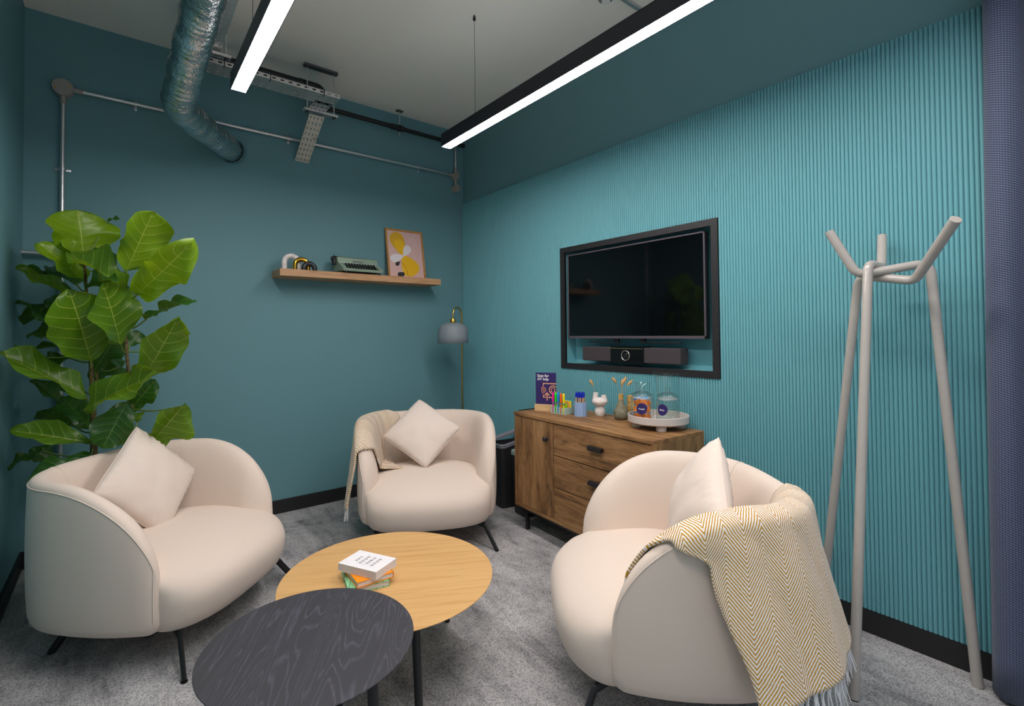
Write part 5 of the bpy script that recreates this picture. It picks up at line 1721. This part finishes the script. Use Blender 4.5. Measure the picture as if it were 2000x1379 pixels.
LEAVES=[
((-0.15, 3.418, 1.764), (-0.165, 3.398, 2.005), 0.343, 'a', 0.15),
((0.029, 3.281, 1.695), (0.137, 3.19, 1.998), 0.27, 'a', 0.1),
((0.078, 3.158, 1.569), (0.267, 2.88, 1.78), 0.203, 'a', 0.2),
((-0.145, 3.391, 1.647), (-0.301, 3.318, 1.812), 0.183, 'a', 0.3),
((-0.182, 3.392, 1.758), (-0.22, 3.318, 1.839), 0.1, 'a', 0.3),
((0.035, 3.19, 1.603), (-0.194, 3.3, 1.765), 0.166, 'b', 0.5),
((-0.196, 3.433, 1.554), (-0.398, 3.459, 1.704), 0.106, 'b', 0.6),
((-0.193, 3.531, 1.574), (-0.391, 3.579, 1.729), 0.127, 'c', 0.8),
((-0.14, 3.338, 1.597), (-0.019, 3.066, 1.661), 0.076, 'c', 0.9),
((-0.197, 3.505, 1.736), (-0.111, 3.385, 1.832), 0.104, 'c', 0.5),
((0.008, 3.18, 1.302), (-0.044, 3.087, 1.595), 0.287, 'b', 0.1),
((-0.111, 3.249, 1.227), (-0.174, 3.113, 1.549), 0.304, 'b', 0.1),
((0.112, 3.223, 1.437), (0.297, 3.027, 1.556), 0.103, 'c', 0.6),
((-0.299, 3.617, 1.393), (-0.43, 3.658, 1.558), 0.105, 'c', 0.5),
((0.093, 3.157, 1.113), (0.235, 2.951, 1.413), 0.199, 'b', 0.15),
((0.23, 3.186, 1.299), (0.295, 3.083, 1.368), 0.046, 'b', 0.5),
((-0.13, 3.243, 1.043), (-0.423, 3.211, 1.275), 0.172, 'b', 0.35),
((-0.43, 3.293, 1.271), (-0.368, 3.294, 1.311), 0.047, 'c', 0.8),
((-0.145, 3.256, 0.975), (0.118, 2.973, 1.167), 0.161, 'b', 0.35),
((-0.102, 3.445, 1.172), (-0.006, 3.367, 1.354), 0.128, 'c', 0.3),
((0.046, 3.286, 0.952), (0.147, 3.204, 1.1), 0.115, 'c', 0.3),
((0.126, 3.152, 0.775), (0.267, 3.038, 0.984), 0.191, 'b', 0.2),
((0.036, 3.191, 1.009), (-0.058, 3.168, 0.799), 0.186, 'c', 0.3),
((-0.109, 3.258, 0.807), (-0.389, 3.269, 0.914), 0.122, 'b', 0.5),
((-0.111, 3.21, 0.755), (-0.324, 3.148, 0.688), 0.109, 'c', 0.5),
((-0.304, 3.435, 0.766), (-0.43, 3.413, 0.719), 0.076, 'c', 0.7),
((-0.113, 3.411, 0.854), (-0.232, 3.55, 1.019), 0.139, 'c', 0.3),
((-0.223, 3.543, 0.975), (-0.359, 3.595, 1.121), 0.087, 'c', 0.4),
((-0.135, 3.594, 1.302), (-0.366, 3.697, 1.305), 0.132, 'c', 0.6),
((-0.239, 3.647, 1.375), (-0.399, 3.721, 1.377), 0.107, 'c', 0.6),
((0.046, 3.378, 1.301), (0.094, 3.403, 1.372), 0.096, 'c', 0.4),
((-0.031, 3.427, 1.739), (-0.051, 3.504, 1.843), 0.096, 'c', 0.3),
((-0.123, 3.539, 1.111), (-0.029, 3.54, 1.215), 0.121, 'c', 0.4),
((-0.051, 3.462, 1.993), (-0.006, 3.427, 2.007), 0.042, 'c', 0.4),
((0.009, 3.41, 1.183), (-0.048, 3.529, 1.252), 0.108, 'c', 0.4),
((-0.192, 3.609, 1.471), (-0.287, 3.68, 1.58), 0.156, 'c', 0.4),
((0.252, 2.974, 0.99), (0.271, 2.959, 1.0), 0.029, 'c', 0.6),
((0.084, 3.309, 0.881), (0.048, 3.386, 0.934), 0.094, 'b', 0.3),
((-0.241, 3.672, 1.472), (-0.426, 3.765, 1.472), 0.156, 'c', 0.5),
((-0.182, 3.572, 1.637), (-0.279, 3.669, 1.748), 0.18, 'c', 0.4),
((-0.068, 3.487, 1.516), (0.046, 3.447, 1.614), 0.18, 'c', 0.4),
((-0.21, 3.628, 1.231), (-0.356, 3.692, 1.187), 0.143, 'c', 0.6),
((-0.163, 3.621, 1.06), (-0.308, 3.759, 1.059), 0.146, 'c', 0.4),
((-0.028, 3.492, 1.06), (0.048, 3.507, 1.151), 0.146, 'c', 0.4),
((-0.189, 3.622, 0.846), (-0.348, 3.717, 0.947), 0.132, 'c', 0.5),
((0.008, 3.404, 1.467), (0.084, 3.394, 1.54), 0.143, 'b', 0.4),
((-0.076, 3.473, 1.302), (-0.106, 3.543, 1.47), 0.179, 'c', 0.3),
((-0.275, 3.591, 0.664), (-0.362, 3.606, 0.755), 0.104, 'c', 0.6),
]
STEM1 = [(-0.106, 3.384, 0.717), (-0.107, 3.353, 0.965), (-0.111, 3.327, 1.137), (-0.115, 3.315, 1.227), (-0.132, 3.387, 1.418), (-0.138, 3.386, 1.624), (-0.147, 3.39, 1.761)]
STEM2 = [(0.056, 3.28, 0.86), (0.057, 3.276, 1.015), (0.036, 3.287, 1.233), (0.026, 3.29, 1.417), (0.016, 3.294, 1.59), (0.02, 3.288, 1.693)]
STEM3 = [(-0.095, 3.451, 0.702), (-0.101, 3.45, 0.953), (-0.093, 3.465, 1.126), (-0.104, 3.466, 1.42)]
pl = empty('fiddle_leaf_fig', (-0.05, 3.42, 0)); tag(pl, 'tall fiddle-leaf fig with big glossy green leaves in the corner', 'plant')
PLO = Vector((-0.05, 3.42, 0))
leaf_var = {}
random.seed(12)
for kk in 'abc':
    leaf_var[kk] = []
    for q in range(4):
        me = leaf_mesh(ord(kk)*10+q, random.uniform(0.25, 0.75), random.uniform(0.0, 0.5), random.uniform(0.7, 1.4))
        me.materials.append(M_LEAF[kk]); leaf_var[kk].append(me)
camp = Vector((0, 0, CAM_H))
for i, (b, t_, w, kk, up) in enumerate(LEAVES):
    b = Vector(b); t_ = Vector(t_)
    ax = t_-b; L = ax.length; y = ax.normalized()
    # leaves turn their faces towards the open room and upwards
    hint = (Vector((0.55, -1.0, 0.15)).normalized()*(1-up)+Vector((0.1, -0.2, 1))*up)
    z = (hint-y*hint.dot(y)).normalized()
    if i % 3 == 1: z = (z+y.cross(z)*0.25).normalized()
    elif i % 3 == 2: z = (z-y.cross(z)*0.25).normalized()
    x = y.cross(z)
    m = Matrix.Identity(4)
    for r_ in range(3):
        m[r_][0], m[r_][1], m[r_][2], m[r_][3] = x[r_]*w*1.16, y[r_]*L*1.06, z[r_]*L*0.75, b[r_]-PLO[r_]
    o = obj('leaf', leaf_var[kk][i % 4], None, pl)
    # keep every leaf clear of the two walls behind the plant
    me_ = o.data
    W_ = [m @ v.co + PLO for v in me_.vertices]
    dx = max(0.0, XL+0.006-min(p.x for p in W_)); dy = max(0.0, max(p.y for p in W_)-(YB-0.006))
    m[0][3] += dx; m[1][3] -= dy
    o.matrix_local = m
M_BARK = speckle('fig_bark', rgb(70, 60, 40), rgb(112, 98, 62), 60, 0.85, 0.5)
def stem(pts, r0, r1):
    P = [Vector(p)-PLO for p in pts]
    obj('stem', tubem(catmull(P, 6), lambda t: r0+(r1-r0)*t, 10), M_BARK, pl, True)
stem([(-0.08, 3.43, 0.28), (-0.10, 3.40, 0.5)]+STEM1, 0.013, 0.006)
stem([(-0.02, 3.41, 0.28), (0.03, 3.33, 0.55)]+STEM2, 0.011, 0.006)
stem([(-0.06, 3.45, 0.28), (-0.09, 3.45, 0.5)]+STEM3, 0.011, 0.006)
# petioles from the nearest stem point to the leaf bases
allst = [Vector(p) for p in STEM1+STEM2+STEM3]
dense = []
for S_ in (STEM1, STEM2, STEM3): dense += catmull(S_, 6)
for (b, t_, w, kk, up) in LEAVES:
    b = Vector(b)
    s = min(dense, key=lambda p: (p-b+Vector((0, 0, 0.03))).length)
    if 0.01 < (s-b).length < 0.45:
        mid = (s+b)/2+Vector((0, 0, -0.015))
        e = b+(Vector(t_)-b)*0.03
        obj('petiole', tubem(catmull([s-PLO, mid-PLO, e-PLO], 4), 0.0038, 7), simple('petiole_green', rgb(110, 130, 50), 0.5), pl, True)
bm = nbm(); lathe(bm, [(0, 0), (0.115, 0), (0.12, 0.005), (0.15, 0.30), (0.148, 0.305), (0.140, 0.30), (0.138, 0.27), (0, 0.265)], 40); obj('pot', bm, simple('charcoal_pot', rgb(60, 60, 62), 0.6), pl, True, autosmooth=0.6)
o = obj('leaf_tag', bxm(-0.012, 0.012, -0.0005, 0.0005, -0.022, 0.022), M_WHITE, pl); o.location = Vector((-0.20, 3.20, 1.52))-PLO; o.rotation_euler = (0.2, 0.5, 0.4)
